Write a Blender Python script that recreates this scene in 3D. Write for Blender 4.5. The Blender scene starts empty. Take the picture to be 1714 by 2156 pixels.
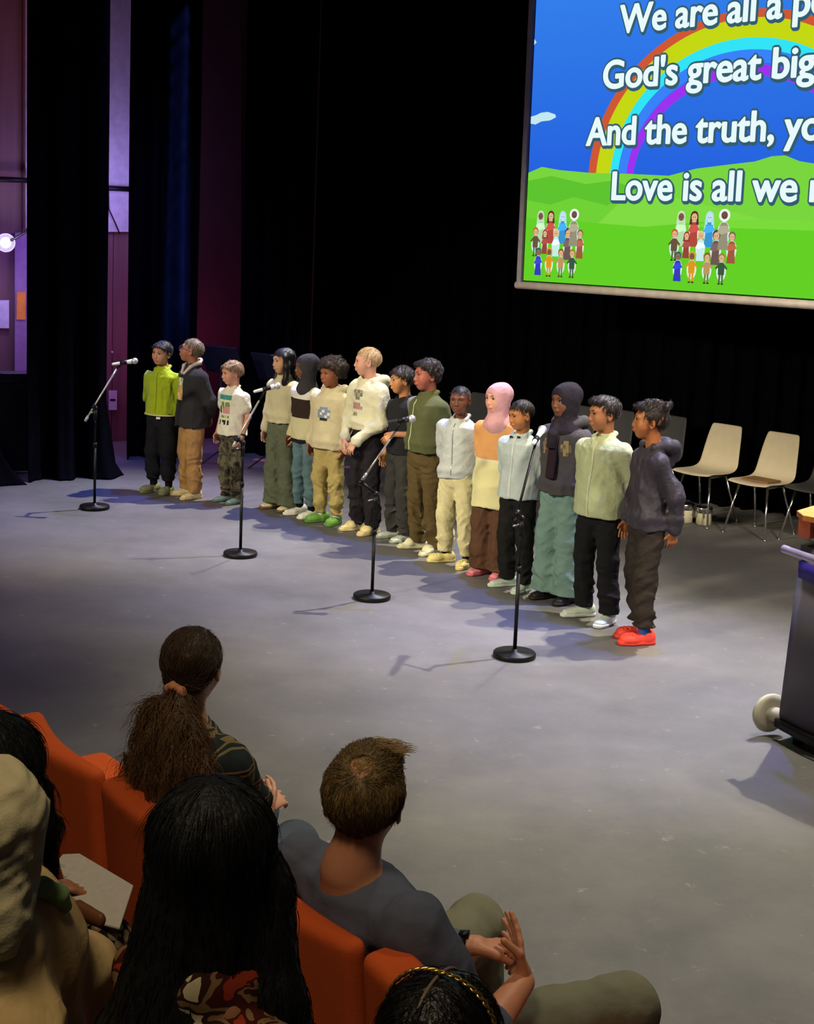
import bpy, math, random
import numpy as np
from mathutils import Vector, Matrix
from mathutils.bvhtree import BVHTree
random.seed(7); RNG = np.random.default_rng(11)
R = math.radians
scene = bpy.context.scene
col = scene.collection

# ------------------------------------------------------------------ camera, exposure, world
FPX, PCX, PCY, PITCH, ROLL, EYE = 3100.0, 857.0, 933.0, math.atan((933-470)/3100), R(2.3), 2.53
FWD = np.array([0, math.cos(PITCH), -math.sin(PITCH)]); U0 = np.array([0, math.sin(PITCH), math.cos(PITCH)]); X0 = np.array([1., 0, 0])
RV = math.cos(ROLL)*X0 + math.sin(ROLL)*U0; UV = -math.sin(ROLL)*X0 + math.cos(ROLL)*U0
CAM = np.array([0, 0, EYE])
def ray(px, py): return FWD + RV*(px-PCX)/FPX - UV*(py-PCY)/FPX
def at(px, py, z=0.0):
    d = ray(px, py); return CAM + d*(z-EYE)/d[2]
def atY(px, py, Y):
    d = ray(px, py); return CAM + d*Y/d[1]
def on_plane(px, py, p0, n):
    d = ray(px, py); return CAM + d*(((np.array(p0)-CAM)@n)/(d@n))
cam = bpy.data.cameras.new('camera'); camo = bpy.data.objects.new('camera', cam); col.objects.link(camo)
cam.sensor_fit = 'VERTICAL'; cam.sensor_height = 36; cam.lens = FPX/2156*36
cam.shift_y = -(1078-PCY)/2156
cam.clip_start = 0.05
m3 = Matrix((RV, UV, -FWD)).transposed()
camo.matrix_world = Matrix.Translation(CAM) @ m3.to_4x4()
scene.camera = camo
scene.view_settings.view_transform = 'Standard'; scene.view_settings.look = 'None'
scene.view_settings.exposure = 0.0; scene.view_settings.gamma = 1; scene.view_settings.use_curve_mapping = False
scene.cycles.max_bounces = 5; scene.cycles.use_denoising = True
w = bpy.data.worlds.new('hall'); scene.world = w; w.use_nodes = True
w.node_tree.nodes['Background'].inputs[0].default_value = (.55, .6, .9, 1); w.node_tree.nodes['Background'].inputs[1].default_value = .012

def spot(name, loc, target, energy, color, angle, blend=.4, size=.1):
    l = bpy.data.lights.new(name, 'SPOT'); l.energy = energy; l.color = color; l.spot_size = R(angle); l.spot_blend = blend; l.shadow_soft_size = size
    o = bpy.data.objects.new(name, l); col.objects.link(o); o.location = loc
    o.rotation_euler = (Vector(target)-Vector(loc)).to_track_quat('-Z', 'Y').to_euler(); return o
# white back-light from upstage right: three fixtures of one bar
KX, KY, KZ = 2.1, 1.7, 5.8
for i, (tx, ty) in enumerate([(-2.1, 12.4), (-.1, 10.3), (1.3, 8.2)]):
    spot('back_spot', (tx+KX, ty+KY, KZ), (tx, ty, 0), 2450, (1, .92, .72), 44, .9, .04)
    spot('blue_spot', (tx+KX*.45, ty+KY*.45+.4, KZ), (tx, ty, 0), 1300, (.08, .18, 1), 42, .9, .08)
# warm front light over the audience
spot('front_spot', (-6.9, 6.4, 4.9), (-1.0, 11.8, 1.1), 2300, (1, .88, .62), 36, .7, .35)
spot('front_spot', (-5.4, 3.8, 5.0), (.9, 9.9, 1.1), 2600, (1, .88, .62), 36, .7, .35)
spot('front_spot', (4.2, 4.6, 6.2), (2.5, 10.8, .1), 2200, (1, .90, .66), 50, .9, .5)
spot('front_purple', (5.5, 5.5, 5.5), (.6, 10.5, 1.2), 350, (.75, .45, 1), 50, .5, .2)
# pool of white on the apron of the stage
spot('apron_spot', (2.0, 6.0, 6.8), (1.3, 5.9, 0), 1900, (1, .92, .72), 60, 1, .3)
spot('podium_spot', (4.6, 9.6, 6.5), (2.3, 7.1, 0.3), 700, (1, .93, .8), 34, .5, .05)
# added fill over the seats, standing in for spill from the stage
spot('house_lamp', (-1.0, 1.0, 6.0), (-.3, 3.2, 1), 400, (1, .82, .55), 90, 1, .6)
spot('wing_floor_blue', (-2.3, 14.0, 6.0), (-2.5, 14.7, 0), 420, (.08, .2, 1), 44, .8, .2)

# ------------------------------------------------------------------ materials
def lin(c):
    return tuple((((x/255)+.055)/1.055)**2.4 if x/255 > .04045 else x/255/12.92 for x in c)
def newmat(name):
    m = bpy.data.materials.new(name); m.use_nodes = True
    return m, m.node_tree, m.node_tree.nodes['Principled BSDF']
_mc = {}
def mat(name, c, rough=.8, metal=0, var=.12, scale=12, bump=0., bscale=300, spec=.3, sheen=0, stretch=None):
    if name in _mc: return _mc[name]
    m, nt, b = newmat(name); c = lin(c)
    b.inputs['Roughness'].default_value = rough; b.inputs['Metallic'].default_value = metal
    b.inputs['Specular IOR Level'].default_value = spec; b.inputs['Sheen Weight'].default_value = sheen
    tc = nt.nodes.new('ShaderNodeTexCoord'); co = tc.outputs['Object']
    if stretch:
        mp = nt.nodes.new('ShaderNodeMapping'); mp.inputs['Scale'].default_value = stretch; nt.links.new(co, mp.inputs[0]); co = mp.outputs[0]
    n = nt.nodes.new('ShaderNodeTexNoise'); n.inputs['Scale'].default_value = scale; n.inputs['Detail'].default_value = 4
    nt.links.new(co, n.inputs['Vector'])
    r = nt.nodes.new('ShaderNodeValToRGB'); r.color_ramp.elements[0].position = .3; r.color_ramp.elements[1].position = .7
    r.color_ramp.elements[0].color = tuple(x*(1-var) for x in c)+(1,); r.color_ramp.elements[1].color = tuple(min(1, x*(1+var)) for x in c)+(1,)
    nt.links.new(n.outputs['Fac'], r.inputs[0]); nt.links.new(r.outputs[0], b.inputs['Base Color'])
    if bump:
        n2 = nt.nodes.new('ShaderNodeTexNoise'); n2.inputs['Scale'].default_value = bscale; nt.links.new(co, n2.inputs['Vector'])
        bp = nt.nodes.new('ShaderNodeBump'); bp.inputs['Strength'].default_value = bump; bp.inputs['Distance'].default_value = .01 if bscale > 50 else .028; n2.inputs['Detail'].default_value = 3; n2.inputs['Distortion'].default_value = .8 if bscale < 50 else 0
        nt.links.new(n2.outputs['Fac'], bp.inputs['Height']); nt.links.new(bp.outputs[0], b.inputs['Normal'])
    _mc[name] = m; return m
def emis(name, c, s=1.0):
    if name in _mc: return _mc[name]
    m = bpy.data.materials.new(name); m.use_nodes = True; nt = m.node_tree; nt.nodes.clear()
    e = nt.nodes.new('ShaderNodeEmission'); e.inputs[0].default_value = lin(c)+(1,); e.inputs[1].default_value = s
    o = nt.nodes.new('ShaderNodeOutputMaterial'); nt.links.new(e.outputs[0], o.inputs[0]); _mc[name] = m; return m
def cloth(name, c, **k):
    a = dict(rough=.95, spec=.1, var=.1, scale=9, bump=.27, bscale=20); a.update(k); return mat(name, c, **a)
def bandmat(name, stops, axis=2, rough=.95):
    """cloth with flat bands of colour along one local axis: [(start, colour), ...]"""
    m, nt, b = newmat(name); b.inputs['Roughness'].default_value = rough; b.inputs['Specular IOR Level'].default_value = .1
    tc = nt.nodes.new('ShaderNodeTexCoord'); sp = nt.nodes.new('ShaderNodeSeparateXYZ'); nt.links.new(tc.outputs['Object'], sp.inputs[0])
    lo, hi = stops[0][0], stops[-1][0]+.5
    mr = nt.nodes.new('ShaderNodeMapRange'); mr.inputs[1].default_value = lo; mr.inputs[2].default_value = hi
    nt.links.new(sp.outputs[axis], mr.inputs[0])
    r = nt.nodes.new('ShaderNodeValToRGB'); r.color_ramp.interpolation = 'CONSTANT'
    for i, (z, c) in enumerate(stops):
        t = (z-lo)/(hi-lo); e = r.color_ramp.elements[0] if i == 0 else r.color_ramp.elements.new(t)
        e.position = t; e.color = lin(c)+(1,)
    while len(r.color_ramp.elements) > len(stops): r.color_ramp.elements.remove(r.color_ramp.elements[-1])
    nt.links.new(mr.outputs[0], r.inputs[0]); nt.links.new(r.outputs[0], b.inputs['Base Color']); return m
def plaidmat(name, base, lines, line2, rot=0):
    m, nt, b = newmat(name); b.inputs['Roughness'].default_value = .95; b.inputs['Specular IOR Level'].default_value = .1
    tc = nt.nodes.new('ShaderNodeTexCoord'); mp = nt.nodes.new('ShaderNodeMapping'); mp.inputs['Rotation'].default_value = (0, 0, rot)
    nt.links.new(tc.outputs['Object'], mp.inputs[0]); sp = nt.nodes.new('ShaderNodeSeparateXYZ'); nt.links.new(mp.outputs[0], sp.inputs[0])
    prev = None
    def node(op, a, bb):
        n = nt.nodes.new('ShaderNodeMath'); n.operation = op
        for i, v in enumerate((a, bb)):
            if v is None: continue
            if isinstance(v, (int, float)): n.inputs[i].default_value = v
            else: nt.links.new(v, n.inputs[i])
        return n.outputs[0]
    masks = []
    for ax in (0, 2):
        s = node('MULTIPLY', sp.outputs[ax], 1/.095); f = node('FRACT', s, None)
        a = node('MULTIPLY', node('GREATER_THAN', f, .08), node('LESS_THAN', f, .16))
        c = node('MULTIPLY', node('GREATER_THAN', f, .26), node('LESS_THAN', f, .32))
        masks.append(node('ADD', a, c))
    mk = node('MINIMUM', node('ADD', masks[0], masks[1]), 1.0)
    mx = nt.nodes.new('ShaderNodeMix'); mx.data_type = 'RGBA'; mx.inputs[6].default_value = lin(base)+(1,); mx.inputs[7].default_value = lin(lines)+(1,)
    nt.links.new(mk, mx.inputs[0]); nt.links.new(mx.outputs[2], b.inputs['Base Color']); return m
def voromat(name, cols, scale=14, rough=.9, noise=False):
    m, nt, b = newmat(name); b.inputs['Roughness'].default_value = rough; b.inputs['Specular IOR Level'].default_value = .15
    tc = nt.nodes.new('ShaderNodeTexCoord'); v = nt.nodes.new('ShaderNodeTexVoronoi'); v.inputs['Scale'].default_value = scale
    nt.links.new(tc.outputs['Object'], v.inputs['Vector'])
    if noise:
        v = nt.nodes.new('ShaderNodeTexNoise'); v.inputs['Scale'].default_value = scale; v.inputs['Detail'].default_value = 2; v.inputs['Distortion'].default_value = .6; nt.links.new(tc.outputs['Object'], v.inputs['Vector'])
    r = nt.nodes.new('ShaderNodeValToRGB'); r.color_ramp.interpolation = 'CONSTANT'; n = len(cols)
    for i, c in enumerate(cols):
        e = r.color_ramp.elements[0] if i == 0 else r.color_ramp.elements.new(i*.75/n)
        e.position = (i*.70/n if not noise else 0 if i == 0 else .40+.26*(i-1)/(n-1)); e.color = lin(c)+(1,)
    while len(r.color_ramp.elements) > n: r.color_ramp.elements.remove(r.color_ramp.elements[-1])
    nt.links.new(v.outputs['Fac' if noise else 'Distance'], r.inputs[0]); nt.links.new(r.outputs[0], b.inputs['Base Color']); return m
def skin(name, c): return mat(name, c, rough=.5, var=.06, scale=20, spec=.35, bump=.05, bscale=150)
def hairm(name, c, rough=.45): return mat(name, c, rough=rough, var=.35, scale=60, spec=.4, bump=.5, bscale=120, stretch=(1, 1, .25))

# ------------------------------------------------------------------ object helpers
def tag(o, label=None, cat=None, group=None, kind=None):
    if label: o['label'] = label
    if cat: o['category'] = cat
    if group: o['group'] = group
    if kind: o['kind'] = kind
    return o
def empty(name, loc=(0, 0, 0), rz=0, s=1.0):
    o = bpy.data.objects.new(name, None); col.objects.link(o); o.location = loc; o.rotation_euler = (0, 0, rz); o.scale = (s, s, s); o.empty_display_size = .1
    return o
def link(name, me, m=None, parent=None, smooth=True):
    if m is not None:
        for q in (m if isinstance(m, (list, tuple)) else [m]): me.materials.append(q)
    if smooth: me.polygons.foreach_set('use_smooth', np.ones(len(me.polygons), dtype=bool))
    o = bpy.data.objects.new(name, me); col.objects.link(o)
    if parent: o.parent = parent
    return o
def children(o): return [c for c in bpy.data.objects if c.parent == o]
def copy_tree(o, parent=None):
    c = o.copy(); col.objects.link(c); c.parent = parent
    for ch in children(o): copy_tree(ch, c)
    return c
def ortho(d, hint=(0, 0, 1)):
    d = np.array(d, float); d /= np.linalg.norm(d); h = np.array(hint, float)
    if abs(d@h) > .95*np.linalg.norm(h): h = np.array([1., 0, 0])
    s = np.cross(h, d); s /= np.linalg.norm(s); return d, s, np.cross(d, s)
class MB:
    def __init__(self): self.v = []; self.f = []; self.mi = []
    def add(self, vs, fs, mi=0):
        b = len(self.v); self.v += [tuple(map(float, p)) for p in vs]; self.f += [tuple(b+i for i in f) for f in fs]; self.mi += [mi]*len(fs); return self
    def box(self, c, s, ax=None, mi=0):
        c = np.array(c, float); ax = np.eye(3) if ax is None else np.array(ax, float)
        vs = [c+ax[0]*s[0]/2*i+ax[1]*s[1]/2*j+ax[2]*s[2]/2*k for i in (-1, 1) for j in (-1, 1) for k in (-1, 1)]
        return self.add(vs, [(0, 1, 3, 2), (4, 6, 7, 5), (0, 4, 5, 1), (2, 3, 7, 6), (0, 2, 6, 4), (1, 5, 7, 3)], mi)
    def tube(self, pts, r, n=10, mi=0, cap=True):
        pts = [np.array(p, float) for p in pts]; rs = r if isinstance(r, (list, tuple)) else [r]*len(pts)
        vs = []; fs = []; s = None
        for i, p in enumerate(pts):
            t = pts[min(i+1, len(pts)-1)]-pts[max(i-1, 0)]; t /= (np.linalg.norm(t)+1e-9)
            if s is None: _, s, u = ortho(t)
            else: s = s-t*(s@t); s /= np.linalg.norm(s); u = np.cross(t, s)
            for k in range(n):
                a = 2*math.pi*k/n; vs.append(p+(s*math.cos(a)+u*math.sin(a))*rs[i])
        for i in range(len(pts)-1):
            for k in range(n): fs.append((i*n+k, i*n+(k+1) % n, (i+1)*n+(k+1) % n, (i+1)*n+k))
        if cap: fs += [tuple(range(n))[::-1], tuple((len(pts)-1)*n+k for k in range(n))]
        return self.add(vs, fs, mi)
    def lathe(self, prof, o=(0, 0, 0), axis=(0, 0, 1), n=32, mi=0):
        o = np.array(o, float); d, s, u = ortho(axis, (0, 1, 0)); vs = []; fs = []
        for (r, h) in prof:
            for k in range(n):
                a = 2*math.pi*k/n; vs.append(o+d*h+(s*math.cos(a)+u*math.sin(a))*r)
        for i in range(len(prof)-1):
            for k in range(n): fs.append((i*n+k, i*n+(k+1) % n, (i+1)*n+(k+1) % n, (i+1)*n+k))
        fs += [tuple(range(n))[::-1], tuple((len(prof)-1)*n+k for k in range(n))]
        return self.add(vs, fs, mi)
    def ball(self, c, r, n=14, ax=None, mi=0):
        c = np.array(c, float); r = np.array(r if hasattr(r, '__len__') else [r]*3, float); ax = np.eye(3) if ax is None else np.array(ax)
        m = n//2; vs = []; fs = []
        for i in range(1, m):
            for k in range(n):
                t = math.pi*i/m; a = 2*math.pi*k/n
                q = np.array([math.sin(t)*math.cos(a), math.sin(t)*math.sin(a), math.cos(t)])*r; vs.append(c+ax[0]*q[0]+ax[1]*q[1]+ax[2]*q[2])
        for i in range(m-2):
            for k in range(n): fs.append((i*n+k, (i+1)*n+k, (i+1)*n+(k+1) % n, i*n+(k+1) % n))
        t_ = len(vs); vs += [c+ax[2]*r[2], c-ax[2]*r[2]]
        for k in range(n): fs += [(t_, k, (k+1) % n), (t_+1, (m-2)*n+(k+1) % n, (m-2)*n+k)]
        return self.add(vs, fs, mi)
    def build(self, name, m, parent=None, smooth=False, bevel=0, solid=0):
        me = bpy.data.meshes.new(name); me.from_pydata(self.v, [], self.f); me.update()
        me.polygons.foreach_set('material_index', self.mi)
        o = link(name, me, m, parent, smooth)
        if solid:
            md = o.modifiers.new('s', 'SOLIDIFY'); md.thickness = solid; md.offset = 0
        if bevel:
            md = o.modifiers.new('b', 'BEVEL'); md.width = bevel; md.segments = 3; md.limit_method = 'ANGLE'
            if not smooth: me.polygons.foreach_set('use_smooth', np.ones(len(me.polygons), dtype=bool)); md.harden_normals = True
        return o

# ------------------------------------------------------------------ implicit surfaces for bodies, clothes and hair
class Sdf:
    def __init__(s, lo, hi, h):
        s.lo = np.array(lo, float); s.h = h; n = np.ceil((np.array(hi)-s.lo)/h).astype(int)+1; s.n = n
        s.ax = [(s.lo[i]+h*np.arange(n[i])).astype(np.float32) for i in range(3)]
        s.v = np.full(n, 1.0, np.float32)
    def sl(s, lo, hi):
        r = []
        for i in range(3):
            a = int(np.clip(math.floor((lo[i]-s.lo[i])/s.h), 0, s.n[i])); b = int(np.clip(math.ceil((hi[i]-s.lo[i])/s.h)+1, 0, s.n[i])); r.append(slice(a, max(a, b)))
        return tuple(r)
    def grid(s, q): return s.ax[0][q[0]][:, None, None], s.ax[1][q[1]][None, :, None], s.ax[2][q[2]][None, None, :]
    def op(s, fn, lo, hi, k, mode):
        q = s.sl(lo, hi)
        if any(x.stop <= x.start for x in q): return s
        d = fn(*s.grid(q)); a = s.v[q]
        if mode == 'u':
            hh = np.maximum(k-np.abs(a-d), 0)/k; s.v[q] = np.minimum(a, d)-hh*hh*k*.25
        elif mode == 's':
            d = -d; hh = np.maximum(k-np.abs(a-d), 0)/k; s.v[q] = np.maximum(a, d)+hh*hh*k*.25
        return s
    def cap(s, a, b, ra, rb=None, k=.02, mode='u'):
        rb = ra if rb is None else rb; a = np.array(a, float); b = np.array(b, float); m = max(ra, rb)+k+2.5*s.h
        ab = b-a; L = ab@ab+1e-12
        def fn(X, Y, Z):
            x, y, z = X-a[0], Y-a[1], Z-a[2]; t = np.clip((x*ab[0]+y*ab[1]+z*ab[2])/L, 0, 1)
            return np.sqrt((x-t*ab[0])**2+(y-t*ab[1])**2+(z-t*ab[2])**2)-(ra+(rb-ra)*t)
        return s.op(fn, np.minimum(a, b)-m, np.maximum(a, b)+m, k, mode)
    def chain(s, pts, rs, k=.02, mode='u'):
        for i in range(len(pts)-1): s.cap(pts[i], pts[i+1], rs[i], rs[i+1], k, mode)
        return s
    def ell(s, c, r, rot=None, k=.02, mode='u'):
        c = np.array(c, float); r = np.array(r, float); m = (max(r) if rot is not None else r)+k+2.5*s.h
        def fn(X, Y, Z):
            x, y, z = X-c[0], Y-c[1], Z-c[2]
            if rot is not None:
                M = rot; x, y, z = x*M[0][0]+y*M[1][0]+z*M[2][0], x*M[0][1]+y*M[1][1]+z*M[2][1], x*M[0][2]+y*M[1][2]+z*M[2][2]
            k0 = np.sqrt((x/r[0])**2+(y/r[1])**2+(z/r[2])**2); k1 = np.sqrt((x/r[0]**2)**2+(y/r[1]**2)**2+(z/r[2]**2)**2)+1e-9
            return k0*(k0-1)/k1
        return s.op(fn, c-m, c+m, k, mode)
    def loft(s, a, b, S, ts, ws, ds, k=.03, mode='u', off=None):
        """elliptical sections (half-widths ws along S, ds across) at fractions ts of the axis a-b"""
        a = np.array(a, float); b = np.array(b, float); ab = b-a; L = ab@ab; S = np.array(S, float); S = S-ab*(S@ab)/L; S /= np.linalg.norm(S); Q = np.cross(ab/math.sqrt(L), S)
        m = max(max(ws), max(ds))+k+2.5*s.h+(max(abs(np.array(off))) if off is not None else 0)
        def fn(X, Y, Z):
            x, y, z = X-a[0], Y-a[1], Z-a[2]; t0 = (x*ab[0]+y*ab[1]+z*ab[2])/L; t = np.clip(t0, 0, 1)
            w = np.interp(t, ts, ws).astype(np.float32); d = np.interp(t, ts, ds).astype(np.float32)
            p = x*S[0]+y*S[1]+z*S[2]; q = x*Q[0]+y*Q[1]+z*Q[2]
            if off is not None: q = q-np.interp(t, ts, off)
            e = (t0-t)*math.sqrt(L); k0 = np.sqrt((p/w)**2+(q/d)**2+(e/np.minimum(w, d))**2)
            return (k0-1)*np.minimum(w, d)*np.where(k0 > .5, 1, 1)
        return s.op(fn, np.minimum(a, b)-m, np.maximum(a, b)+m, k, mode)
    def cut(s, p, n, k=.006):
        """remove the side of the plane that the normal points to"""
        n = np.array(n, float); n /= np.linalg.norm(n); X, Y, Z = s.grid((slice(None),)*3)
        d = (X-p[0])*n[0]+(Y-p[1])*n[1]+(Z-p[2])*n[2]; hh = np.maximum(k-np.abs(s.v-d), 0)/k; s.v = np.maximum(s.v, d)+hh*hh*k*.25; return s
    def disp(s, fn):
        X, Y, Z = s.grid((slice(None),)*3); near = np.abs(s.v) < .06
        i, j, k = np.nonzero(near); s.v[near] += fn(s.ax[0][i], s.ax[1][j], s.ax[2][k]); return s
    def folds(s, amp=.004, f=30, seed=0, aniso=(1, 1, 1)):
        rg = np.random.default_rng(seed); ks = rg.normal(size=(5, 3))*f*np.array(aniso)/1.4; ph = rg.uniform(0, 6.3, (5, 2))
        def fn(x, y, z):
            o = 0
            for i in range(5):
                q = ks[i, 0]*x+ks[i, 1]*y+ks[i, 2]*z; r_ = ks[(i+1) % 5]*.45
                o = o+np.abs(np.sin(q*.5+ph[i, 0]+1.3*np.sin(r_[0]*x+r_[1]*y+r_[2]*z+ph[i, 1])))**.8-.65
            return o*amp*.55
        return s.disp(fn)
    def mesh(s, name):
        v = s.v; neg = v < 0
        n0, n1, n2 = v.shape; cor = [(i, j, k) for i in (0, 1) for j in (0, 1) for k in (0, 1)]
        cnt = sum(neg[i:n0-1+i, j:n1-1+j, k:n2-1+k].astype(np.int8) for i, j, k in cor)
        I, J, K = np.nonzero((cnt > 0) & (cnt < 8))
        idx = -np.ones((n0-1, n1-1, n2-1), np.int32); idx[I, J, K] = np.arange(len(I))
        vals = {c: v[I+c[0], J+c[1], K+c[2]] for c in cor}; P = np.zeros((len(I), 3)); N = np.zeros(len(I))
        for c in cor:
            for ax in range(3):
                if c[ax] == 0:
                    c2 = list(c); c2[ax] = 1; va, vb = vals[c], vals[tuple(c2)]; cr = (va < 0) != (vb < 0)
                    t = np.where(cr, va/np.where(cr, va-vb, 1), 0); p = np.tile(np.array(c, float), (len(I), 1)); p[:, ax] += t
                    P += p*cr[:, None]; N += cr
        V = (np.stack([I, J, K], 1)+P/N[:, None])*s.h+s.lo
        F = []
        for ax in range(3):
            o1, o2 = [a for a in range(3) if a != ax]; sa = [slice(None)]*3; sb = [slice(None)]*3; sa[ax] = slice(0, -1); sb[ax] = slice(1, None)
            for o in (o1, o2): sa[o] = slice(1, -1); sb[o] = slice(1, -1)
            A, B = neg[tuple(sa)], neg[tuple(sb)]; E = np.stack(np.nonzero(A != B), 1)
            if not len(E): continue
            flip = A[tuple(E.T)]; E[:, o1] += 1; E[:, o2] += 1
            def cell(d1, d2):
                q = E.copy(); q[:, o1] -= d1; q[:, o2] -= d2; return idx[q[:, 0], q[:, 1], q[:, 2]]
            quad = np.stack([cell(1, 1), cell(0, 1), cell(0, 0), cell(1, 0)], 1)
            if ax == 1: flip = ~flip
            quad[~flip] = quad[~flip][:, ::-1]; F.append(quad)
        F = np.concatenate(F); F = F[(F >= 0).all(1)]
        me = bpy.data.meshes.new(name); me.vertices.add(len(V)); me.vertices.foreach_set('co', V.astype(np.float32).ravel())
        me.loops.add(F.size); me.loops.foreach_set('vertex_index', F.ravel().astype(np.int32))
        me.polygons.add(len(F)); me.polygons.foreach_set('loop_start', np.arange(0, F.size, 4, dtype=np.int32))
        me.update(calc_edges=True); me.validate(); return me
def joined(name, meshes):
    V = []; F = []; b = 0
    for me in meshes:
        v = np.empty(len(me.vertices)*3, np.float32); me.vertices.foreach_get('co', v); f = np.empty(len(me.loops), np.int32); me.loops.foreach_get('vertex_index', f)
        V.append(v); F.append(f+b); b += len(me.vertices)
    V = np.concatenate(V); F = np.concatenate(F); me = bpy.data.meshes.new(name); me.vertices.add(len(V)//3); me.vertices.foreach_set('co', V)
    me.loops.add(len(F)); me.loops.foreach_set('vertex_index', F); me.polygons.add(len(F)//4); me.polygons.foreach_set('loop_start', np.arange(0, len(F), 4, dtype=np.int32)); me.update(calc_edges=True); return me

class Frame:
    """local head / foot axes: x = its left, y = its back, z = up"""
    def __init__(s, o, yaw=0, pitch=0, roll=0, sc=1.0, M=None):
        s.o = np.array(o, float); s.s = sc
        s.M = np.array((Matrix.Rotation(yaw, 3, 'Z') @ Matrix.Rotation(roll, 3, 'Y') @ Matrix.Rotation(pitch, 3, 'X'))) if M is None else np.array(M)
    def p(s, *q): return s.o+s.M @ (np.array(q, float)*s.s)
    def d(s, *q): return s.M @ np.array(q, float)
def frame_facing(o, f, sc=1.0, up=(0, 0, 1)):
    f = np.array(f, float); f /= np.linalg.norm(f); up = np.array(up, float); x = np.cross(-f, up); x /= np.linalg.norm(x); z = np.cross(x, -f)
    return Frame(o, sc=sc, M=np.stack([x, -f, z], 1))

def add_head(g, F, neck=None, fem=False, open_mouth=False, nk=.045):
    s = F.s; e = lambda c, r, k=.02, m='u': g.ell(F.p(*c), np.array(r)*s, F.M, k*s, m)
    e((0, .010, .030), (.078, .092, .078)); e((0, -.030, -.016), (.064, .058, .078), .03)
    e((0, -.046, -.076), (.034, .030, .026), .035); e((.036, -.050, -.028), (.026, .026, .028), .03); e((-.036, -.050, -.028), (.026, .026, .028), .03)
    e((0, -.074, .030), (.050, .016, .012), .015)
    for q in (-1, 1):
        e((.031*q, -.094, .009), (.017, .013, .009), .012, 's')
        e((.077*q, .008, -.008), (.008, .018, .029), .008); e((.083*q, .004, -.006), (.006, .010, .017), .006, 's')
        e((.010*q, -.093, -.029), (.008, .008, .007), .008)
    g.cap(F.p(0, -.084, .012), F.p(0, -.098, -.024), .007*s, .010*s, .012*s)
    e((0, -.088, -.054), (.024, .012, .012), .012)
    if open_mouth: e((0, -.100, -.056), (.013, .014, .009), .004, 's')
    else: e((0, -.104, -.054), (.024, .006, .002), .003, 's')
    if neck is not None: g.cap(F.p(0, .020, -.055), neck, nk*s, nk*s*1.12, .03*s)
def face_parts(P, F, lip, brow, skinm, parent_body=None, eyes=True, brown=(45, 28, 20), open_mouth=False, glasses=None):
    s = F.s; ax = [F.M[:, 0], F.M[:, 1], F.M[:, 2]]
    for q in (-1, 1):
        b = MB().ball(F.p(.031*q, -.0725, .008), .0120*s, 14, ax, 0)
        b.ball(F.p(.031*q, -.0792, .008), np.array([.0074, .0062, .0074])*s, 10, ax, 1); b.tube([F.p(.031*q-.015*s, -.0790, .0125), F.p(.031*q, -.0855, .0165), F.p(.031*q+.015*s, -.0790, .0120)], .0026*s, 6, 2)
        b.build('eye', [mat('eye_white', (150, 142, 134), .35, var=.02), mat('iris', brown, .3), mat('lash', (26, 20, 18), .7)], P, True)
        b = MB(); pts = [F.p(q*(.016+.030*t), -.090+.010*t*t+.004*t, .0275+.006*math.sin(t*2.4)) for t in np.linspace(0, 1, 6)]
        b.tube(pts, [.0026*s, .0036*s, .0038*s, .0034*s, .0028*s, .0014*s], 6).build('eyebrow', brow, P, True)
    b = MB()
    if open_mouth:
        b.ball(F.p(0, -.090, -.056), np.array([.0115, .006, .0085])*s, 12, ax, 1)
    b.ball(F.p(0, -.0945, -.0480), np.array([.019, .0058, .0036])*s, 12, ax, 0); b.ball(F.p(0, -.0930, -.0620 if open_mouth else -.0575), np.array([.016, .0060, .0042])*s, 12, ax, 0)
    b.build('lips', [lip, mat('mouth_dark', (45, 12, 14), .6)], P, True)
    if glasses:
        gl = MB()
        for q in (-1, 1):
            pts = [F.p(.033*q+.021*math.cos(a), -.106, .006+.018*math.sin(a)) for a in np.linspace(0, 2*math.pi, 20)]
            gl.tube(pts, .0022*s, 6, cap=False); gl.tube([F.p(.054*q, -.105, .010), F.p(.080*q, -.06, .010), F.p(.082*q, .01, .004)], .0020*s, 6)
        gl.tube([F.p(-.012, -.107, .010), F.p(.012, -.107, .010)], .002*s, 6)
        gl.build('glasses', glasses, P, True)
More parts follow.
